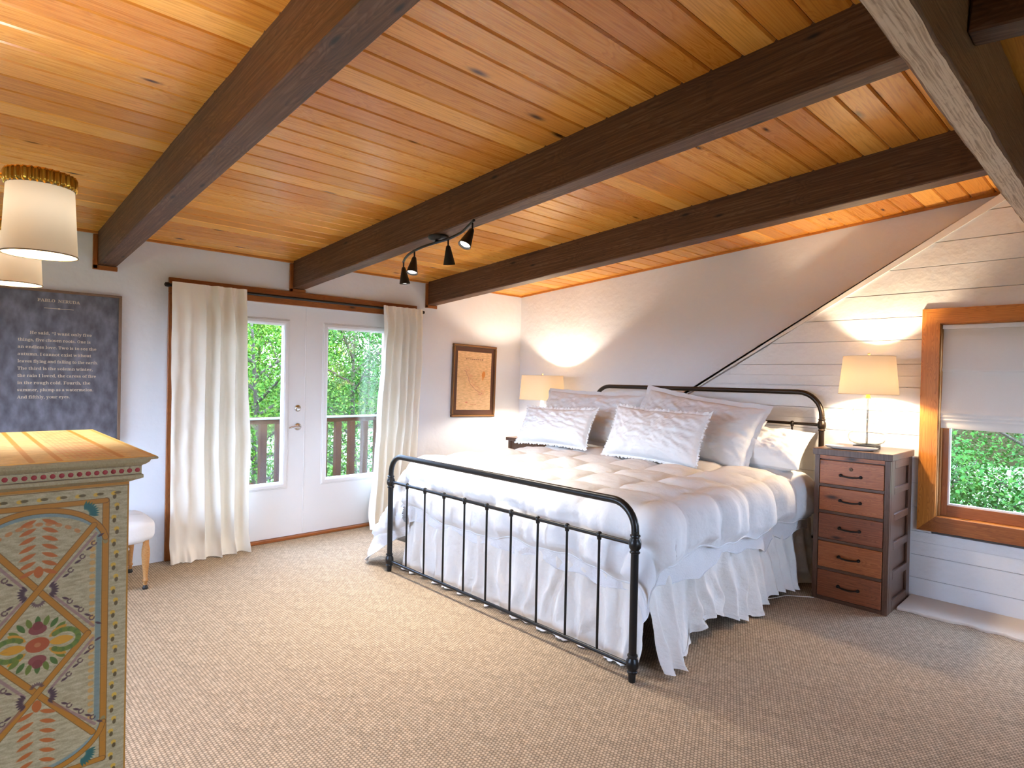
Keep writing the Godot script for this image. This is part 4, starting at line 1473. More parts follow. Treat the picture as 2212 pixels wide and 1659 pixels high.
func build_pillows() -> void:
	pillow("sleeping_pillow", "plump white sleeping pillow at the edge of the bed beside the cabinet", "", Vector3(4.52, 0.985, -2.08), 0.80, 0.42, 0.26, 0.95, 0.0, 0.05, 201, 0.0, false, M.linen)
	pillow("sleeping_pillow", "white sleeping pillow squeezed behind the grey-white sham near the cabinet", "", Vector3(4.50, 1.03, -2.42), 0.80, 0.44, 0.22, 0.60, -0.10, 0.0, 203, 0.0, false, M.linen)
	pillow("pillow_sham", "large grey-white sham leaning on the headboard next to the corner lamp", "", Vector3(4.44, 1.115, -3.64), 1.14, 0.50, 0.20, 0.42, -0.01, 0.0, 205, 0.035, false, M.sham)
	pillow("pillow_sham", "large grey-white sham leaning on the headboard behind the gathered pillow", "", Vector3(4.40, 1.10, -2.52), 1.08, 0.52, 0.22, 0.45, -0.13, 0.0, 207, 0.04, false, M.sham)
	pillow("fringed_pillow", "smaller white fringed pillow standing smooth in front of the left sham", "", Vector3(4.08, 1.035, -3.72), 0.84, 0.36, 0.20, 0.45, 0.02, 0.0, 209, 0.03, true, M.linen)
	pillow("fringed_pillow", "white fringed pillow with a puckered top edge in front of the tilted sham", "", Vector3(4.02, 1.05, -2.63), 0.84, 0.42, 0.22, 0.42, -0.03, 0.0, 211, 0.03, true, M.linen)

# ------------------------------------------------------------------ bedside cabinets and lamps
func build_cabinet() -> void:
	var x0 := 4.385; var x1 := 4.895; var z0 := -1.572; var z1 := -1.115
	var t := thing("drawer_cabinet", "tall narrow wooden cabinet with five drawers beside the bed", "cabinet", Vector3((x0 + x1) * 0.5, 0, (z0 + z1) * 0.5))
	bx("top", Vector3(x0 - 0.012, 0.987, z0 - 0.012), Vector3(x1, 1.031, z1 + 0.012), M.cabinet, t, 0.003)
	var body := group_part("body", t)
	var s := 0.032
	for z in [[z0, z0 + s], [z1 - s, z1]]:
		bx("stile", Vector3(x0, 0.0, z[0]), Vector3(x0 + 0.03, 0.987, z[1]), M.cabinet, body, 0.002)
	var ys := [[0.028, 0.206], [0.228, 0.402], [0.424, 0.592], [0.614, 0.772], [0.794, 0.955]]
	var rails := [[0.0, 0.024], [0.208, 0.226], [0.404, 0.422], [0.594, 0.612], [0.774, 0.792], [0.962, 0.987]]
	for k in rails.size():
		bx("rail", Vector3(x0 + 0.003, rails[k][0], z0 + s), Vector3(x0 + 0.03, rails[k][1], z1 - s), M.drawer if k == 5 else M.cabinet, body, 0.001)
	bx("back_panel", Vector3(x1 - 0.012, 0.02, z0 + 0.01), Vector3(x1, 0.985, z1 - 0.01), M.cabinet, body)
	bx("carcass", Vector3(x0 + 0.034, 0.02, z0 + 0.016), Vector3(x1 - 0.014, 0.98, z1 - 0.016), M.cabinet, body)
	# framed sides with sunk panels
	for sd in [0, 1]:
		var g := group_part("side", t)
		var a: float = z1 - 0.016 if sd else z0
		var b: float = z1 if sd else z0 + 0.016
		bx("stile", Vector3(x0 + 0.03, 0.0, a), Vector3(x0 + 0.105, 0.987, b), M.cabinet, g, 0.003)
		bx("stile", Vector3(x1 - 0.075, 0.0, a), Vector3(x1, 0.987, b), M.cabinet, g, 0.003)
		for y in [[0.0, 0.075], [0.21, 0.262], [0.402, 0.452], [0.588, 0.636], [0.762, 0.808], [0.93, 0.987]]:
			bx("rail", Vector3(x0 + 0.105, y[0], a), Vector3(x1 - 0.075, y[1], b), M.cabinet, g, 0.003)
	for k in 5:
		var d := group_part("drawer", t)
		var y0: float = ys[k][0]; var y1: float = ys[k][1]
		bx("front", Vector3(x0 - 0.003, y0, z0 + s + 0.003), Vector3(x0 + 0.025, y1, z1 - s - 0.003), M.drawer_dark if k == 0 or k == 2 else M.drawer, d, 0.003, 2)
		var cy := (y0 + y1) * 0.5 + (0.0 if k < 4 else -0.012)
		var cz := (z0 + z1) * 0.5
		var o: Vector3 = t.position
		var m := MB.new()
		var path := []
		for q in 13:
			var f := -1.0 + q / 6.0
			path.append(Vector3(x0 - 0.018 - 0.008 * (1.0 - f * f), cy - 0.006 * (1.0 - f * f), cz + f * 0.06) - o)
		m.tube(path, [0.004, 0.0045, 0.005, 0.0055, 0.006, 0.006, 0.006, 0.006, 0.006, 0.0055, 0.005, 0.0045, 0.004], 10)
		for e in [-0.06, 0.06]:
			m.lathe([Vector2(0.0, 0.020), Vector2(0.006, 0.019), Vector2(0.0095, 0.014), Vector2(0.0075, 0.008), Vector2(0.011, 0.003), Vector2(0.011, 0.0)], 14, Transform3D(Basis(Vector3(0, 0, 1), PI / 2), Vector3(x0 - 0.003, cy, cz + e) - o))
		part("pull_handle", m.done(), M.black, d)
		if k == 4:
			m = MB.new()
			m.lathe([Vector2(0.0, 0.003), Vector2(0.005, 0.003), Vector2(0.006, 0.0045), Vector2(0.011, 0.004), Vector2(0.013, 0.0)], 18, Transform3D(Basis(Vector3(0, 0, 1), PI / 2), Vector3(x0 - 0.003, cy + 0.045, cz + 0.0) - o))
			part("lock", m.done(), M.frame_wood, d)

func shade_mesh(r0: float, r1: float, y0: float, y1: float) -> ArrayMesh:
	var m := MB.new()
	m.lathe([Vector2(r0, y0), Vector2(r1, y1)], 48)
	return m.done()

func build_lamps() -> void:
	# gourd lamp on the cabinet
	var at := Vector3(4.665, 1.031, -1.335)
	var t := thing("table_lamp", "clear glass gourd table lamp with cream drum shade on the cabinet", "lamp", at)
	var m := MB.new()
	m.box(Vector3(0, 0.012, 0), Vector3(0.135, 0.024, 0.135), 0.002)
	part("base", m.done(), M.black, t)
	m = MB.new()
	var gp := [Vector2(0.030, 0.025), Vector2(0.075, 0.030), Vector2(0.105, 0.048), Vector2(0.118, 0.075), Vector2(0.112, 0.102), Vector2(0.088, 0.130), Vector2(0.058, 0.158), Vector2(0.036, 0.182), Vector2(0.030, 0.200), Vector2(0.046, 0.206), Vector2(0.072, 0.215), Vector2(0.090, 0.234), Vector2(0.096, 0.255), Vector2(0.086, 0.278), Vector2(0.060, 0.302), Vector2(0.036, 0.325), Vector2(0.022, 0.345), Vector2(0.016, 0.352)]
	var wall := gp.duplicate()
	for k in gp.size():
		var q: Vector2 = gp[gp.size() - 1 - k]
		var dn: Vector2 = gp[maxi(gp.size() - 2 - k, 0)] - gp[mini(gp.size() - k, gp.size() - 1)]
		wall.append(q + Vector2(dn.y, -dn.x).normalized() * 0.0022)
	wall.append(gp[0])
	m.lathe(wall, 40)
	part("glass_body", m.done(), M.lamp_glass, t)
	m = MB.new()
	m.tube([Vector3(0, 0.024, 0), Vector3(0, 0.352, 0)], 0.0065, 12)
	part("rod", m.done(), M.chrome, t)
	m = MB.new()
	m.lathe([Vector2(0.0, 0.345), Vector2(0.017, 0.345), Vector2(0.017, 0.352), Vector2(0.013, 0.356), Vector2(0.013, 0.40), Vector2(0.0, 0.40)], 16)
	part("neck", m.done(), M.brass, t)
	lamp_top(t, 0.183, 0.158, 0.376, 0.636, 0.42, Color(1.0, 0.90, 0.76), 0.75)
	# lamp in the corner
	var side := thing("side_table", "small dark side table mostly hidden behind the bed in the corner", "table", Vector3(4.68, 0, -4.5))
	bx("top", Vector3(4.42, 0.80, -4.74), Vector3(4.94, 0.835, -4.26), M.cabinet, side, 0.004)
	for x in [4.44, 4.88]:
		for z in [-4.72, -4.32]:
			bx("leg", Vector3(x, 0.0, z), Vector3(x + 0.04, 0.80, z + 0.04), M.cabinet, side, 0.003)
	bx("apron", Vector3(4.45, 0.70, -4.71), Vector3(4.91, 0.80, -4.29), M.cabinet, side, 0.003)
	var t2 := thing("table_lamp", "corner table lamp with a wide plain white shade rising behind the pillows", "lamp", Vector3(4.68, 0.835, -4.46))
	m = MB.new()
	m.lathe([Vector2(0.0, 0.0), Vector2(0.08, 0.0), Vector2(0.082, 0.012), Vector2(0.03, 0.02), Vector2(0.045, 0.06), Vector2(0.09, 0.13), Vector2(0.095, 0.19), Vector2(0.06, 0.27), Vector2(0.022, 0.32), Vector2(0.014, 0.42), Vector2(0.0, 0.42)], 32)
	part("base", m.done(), M.ceramic, t2)
	lamp_top(t2, 0.242, 0.222, 0.41, 0.665, 0.45, Color(1.0, 0.93, 0.84), 0.7)

func lamp_top(t: Node3D, r0: float, r1: float, y0: float, y1: float, yb: float, c: Color, e: float) -> void:
	part("shade", shade_mesh(r0, r1, y0, y1), M.lamp_shade, t)
	for q in [[r0, y0], [r1, y1]]:
		var m := MB.new()
		var ring := []
		for k in 49: ring.append(Vector3(q[0] * cos(TAU * k / 48), q[1], q[0] * sin(TAU * k / 48)))
		m.tube(ring, 0.0022, 6, false)
		part("rim", m.done(), M.lamp_shade, t)
	var m := MB.new()
	for k in 3:
		var a := TAU * k / 3
		m.tube([Vector3(0, y1 - 0.02, 0), Vector3(r1 * cos(a), y1 - 0.004, r1 * sin(a))], 0.0016, 6)
	for s in [-1.0, 1.0]:
		m.tube([Vector3(0.012 * s, yb - 0.02, 0), Vector3(0.05 * s, yb + 0.06, 0), Vector3(0.045 * s, y1 - 0.06, 0), Vector3(0, y1 - 0.02, 0)], 0.0016, 6)
	part("harp", m.done(), M.brass, t)
	m = MB.new()
	m.lathe([Vector2(0.0, 0.020), Vector2(0.008, 0.017), Vector2(0.009, 0.010), Vector2(0.004, 0.004), Vector2(0.006, 0.0), Vector2(0.006, -0.02)], 14, Transform3D(Basis.IDENTITY, Vector3(0, y1 + 0.004, 0)))
	part("finial", m.done(), M.frame_wood, t)
	m = MB.new()
	m.lathe([Vector2(0.0, 0.052), Vector2(0.018, 0.047), Vector2(0.029, 0.03), Vector2(0.030, 0.015), Vector2(0.022, -0.008), Vector2(0.014, -0.03), Vector2(0.0, -0.032)], 20, Transform3D(Basis.IDENTITY, Vector3(0, yb + 0.03, 0)))
	part("bulb", m.done(), M.bulb, t)
	omni("bulb_light", Vector3(0, yb + 0.045, 0), e, c, 0.03, t)

func build_small() -> void:
	# white dish on the cabinet
	var t := thing("dish", "long shallow white ceramic dish on the cabinet top", "dish", Vector3(4.475, 1.031, -1.375))
	var m := MB.new()
	var pos := PackedVector3Array()
	var uv := PackedVector2Array()
	var rings := [[0.0, 0.006], [0.70, 0.006], [0.92, 0.014], [1.0, 0.024], [1.0, 0.027], [0.97, 0.027], [0.88, 0.018], [0.66, 0.011], [0.0, 0.010]]
	for q in rings:
		for k in 41:
			var a := TAU * k / 40
			var sx := signf(cos(a)) * pow(absf(cos(a)), 0.8)
			var sz := signf(sin(a)) * pow(absf(sin(a)), 0.8)
			pos.append(Vector3(sx * 0.062 * q[0], q[1] - 0.005, sz * 0.16 * q[0])); uv.append(Vector2(k * 0.02, q[0]))
	m.sheet(41, rings.size(), pos, uv)
	part("bowl", m.done(), M.ceramic, t)
	t.rotation.y = 0.12
	# lamp cable on the carpet
	var cb := thing("cable", "thin pale cable lying on the carpet between the bed and the cabinet", "cable", Vector3(4.1, 0, -1.75))
	m = MB.new()
	m.tube([Vector3(-0.2, 0.005, -0.13), Vector3(-0.05, 0.005, -0.02), Vector3(0.05, 0.004, 0.02), Vector3(0.16, 0.005, 0.06), Vector3(0.25, 0.005, 0.17), Vector3(0.27, 0.005, 0.20)], 0.0028, 6)
	part("cord", m.done(), M.cable, cb)

	# upholstered stool against the door wall
	var s := thing("upholstered_stool", "white upholstered stool with turned wooden legs by the door wall", "stool", Vector3(0.78, 0, -4.82))
	m = MB.new()
	var p2 := PackedVector3Array()
	var u2 := PackedVector2Array()
	var n := noise(33, 2.0, 2)
	for j in 25:
		var f := -PI / 2 + PI * j / 24.0
		for k in 49:
			var a := TAU * k / 48
			var ce := signf(cos(a)) * pow(absf(cos(a)), 0.45)
			var se := signf(sin(a)) * pow(absf(sin(a)), 0.45)
			var rr := pow(cos(f), 0.35) if cos(f) > 0.001 else 0.0
			var y := signf(sin(f)) * pow(absf(sin(f)), 0.55) * 0.085
			p2.append(Vector3(ce * 0.31 * rr, 0.385 + y + 0.004 * n.get_noise_2d(a, f * 3.0), se * 0.27 * rr)); u2.append(Vector2(a, f))
	m.sheet(49, 25, p2, u2)
	for k in m.N.size():
		if m.N[k].dot(m.V[k] - Vector3(0, 0.385, 0)) < 0.0: m.N[k] = -m.N[k]
	part("seat", m.done(), M.linen, s)
	for x in [-1.0, 1.0]:
		for z in [-1.0, 1.0]:
			var g := group_part("leg", s)
			g.position = Vector3(0.236 * x, 0, 0.222 * z)
			m = MB.new()
			m.lathe([Vector2(0.011, 0.028), Vector2(0.012, 0.05), Vector2(0.018, 0.055), Vector2(0.017, 0.066), Vector2(0.013, 0.070), Vector2(0.015, 0.10), Vector2(0.021, 0.17), Vector2(0.025, 0.23), Vector2(0.024, 0.27), Vector2(0.018, 0.30), Vector2(0.018, 0.33)], 20)
			part("turning", m.done(), M.leg_wood, g)
			m = MB.new()
			m.lathe([Vector2(0.0, 0.0), Vector2(0.016, 0.001), Vector2(0.019, 0.008), Vector2(0.016, 0.016), Vector2(0.010, 0.03), Vector2(0.0, 0.03)], 16)
			part("foot", m.done(), M.black, g)
	var bxs := thing("storage_box", "white box standing on the carpet under the upholstered stool", "box", Vector3(0.74, 0, -4.82))
	m = MB.new()
	m.box(Vector3(0, 0.135, 0), Vector3(0.36, 0.27, 0.40), 0.006)
	part("body", m.done(), M.white_trim, bxs)
	m = MB.new()
	m.box(Vector3(0, 0.279, 0), Vector3(0.372, 0.016, 0.412), 0.004)
	part("lid", m.done(), M.white_trim, bxs)

# ------------------------------------------------------------------ painted chest
func build_chest() -> void:
	var xr := 0.231; var zf := -1.158; var zb := -1.69
	var pw := 0.236
	var xl := xr - 3.0 * pw
	var t := thing("painted_chest", "tall painted chest with floral lattice panels and moulded cornice", "chest", Vector3((xr + xl) * 0.5, 0, (zf + zb) * 0.5))
	var o: Vector3 = t.position
	var paint := plain(Color(0.73, 0.66, 0.50), 0.55)
	bumpy(paint, 81, 0.06, 0.12, 0.5, 4)
	bx("body", Vector3(xl, 0.05, zb), Vector3(xr, 1.284, zf - 0.004), paint, t, 0.002)
	bx("plinth", Vector3(xl - 0.012, 0, zb), Vector3(xr + 0.012, 0.06, zf + 0.012), paint, t, 0.004)
	# painted door panels
	var art := chest_art(pw)
	for k in 3:
		var m := MB.new()
		var a := xr - pw * (k + 1)
		for q in [[0.62, 1.280, 0.0, 1.0], [0.0525, 0.6195, 0.0, 0.86]]:
			var lo := Vector3(a + 0.0006, q[0], zf - 0.004); var hi := Vector3(a + pw - 0.0006, q[1], zf)
			m.face([Vector3(lo.x, lo.y, hi.z) - o, Vector3(hi.x, lo.y, hi.z) - o, hi - o, Vector3(lo.x, hi.y, hi.z) - o], Vector3(0, 0, 1), [Vector2(0, q[3]), Vector2(1, q[3]), Vector2(1, q[2]), Vector2(0, q[2])])
			m.face([Vector3(hi.x, lo.y, lo.z) - o, Vector3(hi.x, hi.y, lo.z) - o, hi - o, Vector3(hi.x, lo.y, hi.z) - o], Vector3(1, 0, 0), [Vector2(0.99, q[3]), Vector2(0.99, q[2]), Vector2(0.995, q[2]), Vector2(0.995, q[3])])
		part("door_panel", m.done(), art, t)
	# cornice: profile swept round the front and both sides
	var prof := [Vector2(0.0, 1.279), Vector2(0.010, 1.2835), Vector2(0.0165, 1.286), Vector2(0.0165, 1.291), Vector2(0.014, 1.2925), Vector2(0.014, 1.3055), Vector2(0.015, 1.307), Vector2(0.019, 1.309), Vector2(0.0235, 1.313), Vector2(0.025, 1.3165), Vector2(0.026, 1.317), Vector2(0.033, 1.3175), Vector2(0.034, 1.3195), Vector2(0.033, 1.3218)]
	var m := MB.new()
	for k in prof.size() - 1:
		var a: Vector2 = prof[k]
		var b: Vector2 = prof[k + 1]
		var d := b - a
		var nn := Vector2(d.y, -d.x).normalized()
		var L := [Vector3(xl - a.x, a.y, zb), Vector3(xl - a.x, a.y, zf + a.x), Vector3(xr + a.x, a.y, zf + a.x), Vector3(xr + a.x, a.y, zb)]
		var U := [Vector3(xl - b.x, b.y, zb), Vector3(xl - b.x, b.y, zf + b.x), Vector3(xr + b.x, b.y, zf + b.x), Vector3(xr + b.x, b.y, zb)]
		var dirs := [Vector3(-nn.x, nn.y, 0), Vector3(0, nn.y, nn.x), Vector3(nn.x, nn.y, 0)]
		for s in 3:
			m.face([L[s] - o, L[s + 1] - o, U[s + 1] - o, U[s] - o], dirs[s])
	part("cornice", m.done(), paint, t)
	# row of red berries painted round the frieze: small raised dabs
	var berry := plain(Color(0.66, 0.22, 0.22), 0.5)
	var x := xr + 0.008
	while x > xl:
		m = MB.new()
		m.lathe([Vector2(0.0037, 0.0), Vector2(0.0031, 0.0007), Vector2(0.0, 0.0009)], 10, Transform3D(Basis(Vector3.RIGHT, PI / 2), Vector3(x, 1.299, zf + 0.014) - o))
		part("berry", m.done(), berry, t)
		x -= 0.0112
	for y in [1.2925, 1.3062]:
		m = MB.new()
		m.box(Vector3((xl + xr) * 0.5, y, zf + 0.0142) - o, Vector3(xr - xl + 0.027, 0.0009, 0.0006))
		part("pin_line", m.done(), plain(Color(0.34, 0.24, 0.13), 0.6), t)
	# top board with inlaid painted bands
	m = MB.new()
	var tx0 := xl - 0.033; var tx1 := xr + 0.033; var tz0 := zb - 0.02; var tz1 := zf + 0.033
	m.face([Vector3(tx0, 1.322, tz0) - o, Vector3(tx1, 1.322, tz0) - o, Vector3(tx1, 1.322, tz1) - o, Vector3(tx0, 1.322, tz1) - o], Vector3.UP, [Vector2(0, 0), Vector2(1, 0), Vector2(1, 1), Vector2(0, 1)])
	m.face([Vector3(tx0, 1.30, tz0) - o, Vector3(tx1, 1.30, tz0) - o, Vector3(tx1, 1.322, tz0) - o, Vector3(tx0, 1.322, tz0) - o], Vector3(0, 0, -1), [Vector2(0, 0.01), Vector2(1, 0.01), Vector2(1, 0), Vector2(0, 0)])
	part("top", m.done(), chest_top_art(tx0, tx1, tz0, tz1), t)

func chest_art(pw: float) -> StandardMaterial3D:
	# one door, 0.236 wide and 0.66 tall, painted from the photograph's motifs; s turns metres into texels
	var w := 400
	var h := 1118
	var s := w / pw
	var cv := Canvas.new(w, h, Color(0.705, 0.635, 0.475), 83, 0.05)
	var gold := Color(0.72, 0.47, 0.06)
	var gold_d := Color(0.42, 0.27, 0.05)
	var cx := w * 0.5
	var P := func(dx: float, y: float) -> Vector2: return Vector2(cx + dx * s, (1.280 - y) * s)
	var band := func(a: Vector2, b: Vector2, wd: float) -> void:
		cv.line(a, b, wd + 2.5, gold_d, 0.9)
		cv.line(a, b, wd, gold, 1.0)
	var H := 0.118
	var r := RandomNumberGenerator.new()
	r.seed = 4
	# pale border ground
	for y in range(0, h): 
		for x in [0, 1, 2, 3, w - 4, w - 3, w - 2, w - 1]: cv.dab(x, y, gold, 0.9)
	cv.line(Vector2(0, 5), Vector2(w, 5), 8.0, gold, 1.0)
	cv.line(Vector2(0, 11), Vector2(w, 11), 2.0, gold_d, 0.8)
	# border dabs
	var y := 1.262
	var k := 0
	while y > 0.62:
		for sd in [-1.0, 1.0]:
			var c: Vector2 = P.call(sd * (0.099 + 0.002 * (1 if k % 2 else -1)), y)
			cv.blob(c, 6.0, 6.0, 0.0, Color(0.86, 0.66, 0.18), 0.85)
			cv.blob(c + Vector2(1, 9), 4.2, 6.5, 0.1, Color(0.33, 0.25, 0.08), 0.85)
		y -= 0.0195
		k += 1
	for q in 9:
		var c: Vector2 = P.call(-0.096 + q * 0.024, 1.262)
		cv.blob(c, 6.0, 5.0, 0.0, Color(0.86, 0.66, 0.2), 0.85)
		cv.blob(c + Vector2(10, -1), 8.0, 3.6, 0.0, Color(0.36, 0.28, 0.1), 0.85)
	# blue-grey stripe and ochre dots inside the frame
	for sd in [-1.0, 1.0]:
		cv.line(P.call(sd * 0.077, 1.195), P.call(sd * 0.077, 0.90), 12.0, Color(0.42, 0.50, 0.49), 0.75)
		for q in 27: cv.blob(P.call(sd * 0.0685, 1.186 - q * 0.0108), 6.5, 6.5, 0.0, Color(0.83, 0.60, 0.28), 0.7)
	# frame
	for sd in [-1.0, 1.0]: band.call(P.call(sd * 0.086, 1.2515), P.call(sd * 0.086, 0.832), 14.0)
	band.call(P.call(-0.086, 1.2515), P.call(0.086, 1.2515), 12.0)
	band.call(P.call(-0.086, 0.832), P.call(0.086, 0.832), 12.0)
	# arches top and bottom
	for e in [[1.245, -1.0], [0.838, 1.0]]:
		var prev := Vector2.ZERO
		for q in 33:
			var f := -1.0 + q / 16.0
			var c: Vector2 = P.call(f * 0.086, e[0] + e[1] * 0.052 * (1.0 - sqrt(maxf(0.0, 1.0 - f * f * 0.98))) * 1.2)
			if q: 
				cv.line(prev + Vector2(0, -e[1] * 11), c + Vector2(0, -e[1] * 11), 11.0, Color(0.45, 0.55, 0.55), 0.5)
			prev = c
		for pass_ in 2:
			for q in 49:
				var f := -1.0 + q / 24.0
				var c: Vector2 = P.call(f * 0.086, e[0] + e[1] * 0.052 * (1.0 - sqrt(maxf(0.0, 1.0 - f * f * 0.98))) * 1.2)
				if q: cv.line(prev, c, 14.5 if pass_ == 0 else 12.0, gold_d if pass_ == 0 else gold, 1.0)
				prev = c
		# teal fans in the corners
		for sd in [-1.0, 1.0]:
			var root: Vector2 = P.call(sd * 0.056, e[0] + e[1] * 0.012)
			for q in 9:
				var a := -0.2 + q * 0.2
				var d := Vector2(sd * cos(a), -sin(a) * -e[1])
				cv.leaf(root + d * 12.0, root + d * 36.0, 6.5, Color(0.16, 0.37, 0.34), 0.9)
	# lattice
	for sd in [-1.0, 1.0]:
		band.call(P.call(sd * 0.070, 1.214), P.call(-sd * 0.064, 1.042), 13.0)
		band.call(P.call(sd * 0.064, 1.042), P.call(-sd * 0.072, 0.880), 13.0)
	# mauve scrolls along the lattice
	for sd in [-1.0, 1.0]:
		for leg in [[Vector2(0.066, 1.200), Vector2(0.008, 1.128)], [Vector2(0.064, 1.052), Vector2(0.008, 1.116)], [Vector2(0.064, 1.032), Vector2(0.008, 0.966)], [Vector2(0.068, 0.892), Vector2(0.008, 0.950)]]:
			var a: Vector2 = P.call(sd * leg[0].x, leg[0].y)
			var b: Vector2 = P.call(sd * leg[1].x, leg[1].y)
			var side := Vector2(sd * 9.0, 0)
			cv.line(a + side * 1.3, b + side * 1.3, 7.0, Color(0.55, 0.36, 0.38), 0.55)
			for q in 7:
				var c := a.lerp(b, 0.08 + q * 0.13) + side * 2.6
				if q % 2:
					for z in 9: 
						var an := z * 0.62
						cv.blob(c + Vector2(cos(an), sin(an)) * 5.5 + side * 0.5, 1.9, 1.9, 0.0, Color(0.36, 0.24, 0.22), 0.85)
				else:
					cv.leaf(c, c + Vector2(sd * 15.0, -8.0 if leg[0].y > leg[1].y else 8.0), 6.0, Color(0.30, 0.19, 0.20), 0.85)
		for yy in [1.122, 0.958]:
			for q in 7:
				var an := -0.9 + q * 0.3
				var d := Vector2(sd * cos(an), sin(an))
				var c: Vector2 = P.call(sd * 0.010, yy)
				cv.leaf(c + d * 10.0, c + d * 27.0, 6.0, Color(0.30, 0.20, 0.21), 0.85)
	for yy in [[1.108, 1.0], [0.974, -1.0]]:
		for q in 9:
			var an := -1.3 + q * 0.325
			var c: Vector2 = P.call(0.0, yy[0])
			var d := Vector2(sin(an), yy[1] * cos(an))
			cv.leaf(c + d * 7.0, c + d * 17.0, 4.0, Color(0.38, 0.26, 0.26), 0.75)
	# flower
	var f0: Vector2 = P.call(0.0, 1.041)
	for sd in [-1.0, 1.0]:
		for q in 7:
			var an := -0.9 + q * 0.3
			var d := Vector2(sin(an), sd * cos(an))
			cv.leaf(f0 + d * 48.0, f0 + d * 75.0, 12.0, [Color(0.42, 0.47, 0.13), Color(0.30, 0.40, 0.12)][q % 2], 0.85)
		for q in [[0.9, 1.0], [-0.9, 1.0]]:
			var d := Vector2(sd * 0.86, q[0] * 0.6).normalized()
			cv.leaf(f0 + d * 30.0, f0 + d * 72.0, 17.0, Color(0.80, 0.55, 0.10), 0.9)
		# green crescents round the yellow buds
		for z in 25:
			var an := -2.3 + z * 4.6 / 24.0
			var c := f0 + Vector2(sd * 56.0, 0) + Vector2(sd * cos(an) * 31.0, sin(an) * 26.0)
			cv.blob(c, 6.5, 6.5, 0.0, Color(0.42, 0.48, 0.13) if z % 3 else Color(0.33, 0.42, 0.14), 0.8)
		cv.leaf(f0 + Vector2(sd * 26.0, 0), f0 + Vector2(sd * 76.0, 0), 22.0, Color(0.83, 0.58, 0.10), 0.95)
		cv.blob(f0 + Vector2(0, sd * 40.0), 19.0, 13.0, 0.0, Color(0.52, 0.22, 0.19), 0.9)
		cv.blob(f0 + Vector2(0, sd * 50.0), 11.0, 11.0, 0.0, Color(0.50, 0.20, 0.17), 0.9)
	cv.blob(f0, 25.0, 19.0, 0.0, Color(0.68, 0.30, 0.10), 0.95)
	cv.blob(f0, 7.0, 6.0, 0.0, Color(0.74, 0.46, 0.26), 0.9)
	# orange sprays
	for e in [[1.236, -1.0, 1.160], [0.935, -1.0, 0.845]]:
		var up: float = 1.0 if e[0] > 1.0 else -1.0
		var y0: float = e[0]
		var y1: float = e[2]
		for q in 7:
			var yy := lerpf(y0, y1, q / 6.0)
			for sd in [-1.0, 1.0]:
				var c: Vector2 = P.call(sd * 0.004, yy - up * 0.004)
				cv.leaf(c, c + Vector2(sd * 34.0, 16.0 if up > 0 else 14.0), 11.0, Color(0.74, 0.39, 0.12), 0.75)
		cv.leaf(P.call(0, y1 if up > 0 else y0 + 0.004), P.call(0, (y1 if up > 0 else y0) - 0.016 * up * (1.0 if up > 0 else 1.3)), 20.0, Color(0.74, 0.38, 0.10), 0.85)
	for q in 9:
		var f := -0.8 + q * 0.2
		cv.blob(P.call(f * 0.06, 1.225 - f * f * 0.026), 8.0, 5.0, f * 0.8, Color(0.78, 0.45, 0.18), 0.7)
	# age: fine horizontal checks
	for q in 900:
		var c := Vector2(r.randf() * w, r.randf() * h)
		cv.line(c, c + Vector2(r.randf_range(3, 14), r.randf_range(-1, 1)), 0.9, Color(0.45, 0.36, 0.22), 0.35)
	var m := plain(Color.WHITE, 0.55)
	m.albedo_texture = ImageTexture.create_from_image(cv.im)
	return m

func chest_top_art(x0: float, x1: float, z0: float, z1: float) -> StandardMaterial3D:
	var s := 760.0
	var w := int((x1 - x0) * s)
	var h := int((z1 - z0) * s)
	var cv := Canvas.new(w, h, Color(0.84, 0.73, 0.48), 85, 0.05)
	var gold := Color(0.76, 0.52, 0.16)
	var P := func(x: float, z: float) -> Vector2: return Vector2((x - x0) * s, (z - z0) * s)
	cv.line(Vector2(0, h - 6), Vector2(w, h - 6), 8.0, Color(0.88, 0.72, 0.25), 0.9)
	cv.line(Vector2(w - 4, 0), Vector2(w - 4, h), 5.0, Color(0.80, 0.62, 0.25), 0.8)
	var r := RandomNumberGenerator.new()
	r.seed = 3
	for k in 3:
		var dx := -0.2385 * k
		# hatched field between two ochre bands
		for q in 26:
			var z := z0 + 0.02 + (z1 - z0 - 0.06) * q / 25.0
			cv.line(P.call(0.15 + dx, z), P.call(0.213 + dx, z), 1.6, Color(0.80, 0.42, 0.24), 0.55)
		for q in 9:
			cv.line(P.call(0.15 + dx + q * 0.008, z0 + 0.015), P.call(0.15 + dx + q * 0.008, z1 - 0.04), 1.3, Color(0.82, 0.48, 0.28), 0.45)
		for q in 120:
			cv.blob(P.call(r.randf_range(0.148, 0.214) + dx, r.randf_range(z0 + 0.02, z1 - 0.05)), r.randf_range(2, 9), r.randf_range(1.5, 4), 0.0, Color(0.82, 0.46, 0.25), 0.35)
		for xx in [0.102, 0.136, 0.217]:
			cv.line(P.call(xx + dx, z0), P.call(xx + dx, z1 - 0.02), 6.0, gold, 0.95)
		for q in 60:
			cv.blob(P.call(r.randf_range(0.0, 0.095) + dx, r.randf_range(z0, z1 - 0.03)), r.randf_range(2, 6), r.randf_range(2, 4), r.randf(), Color(0.90, 0.85, 0.66), 0.6)
	for q in 500:
		var c := Vector2(r.randf() * w, r.randf() * h)
		cv.line(c, c + Vector2(r.randf_range(4, 16), 0), 0.9, Color(0.62, 0.48, 0.26), 0.3)
	var m := plain(Color.WHITE, 0.4)
	m.albedo_texture = ImageTexture.create_from_image(cv.im)
	return m

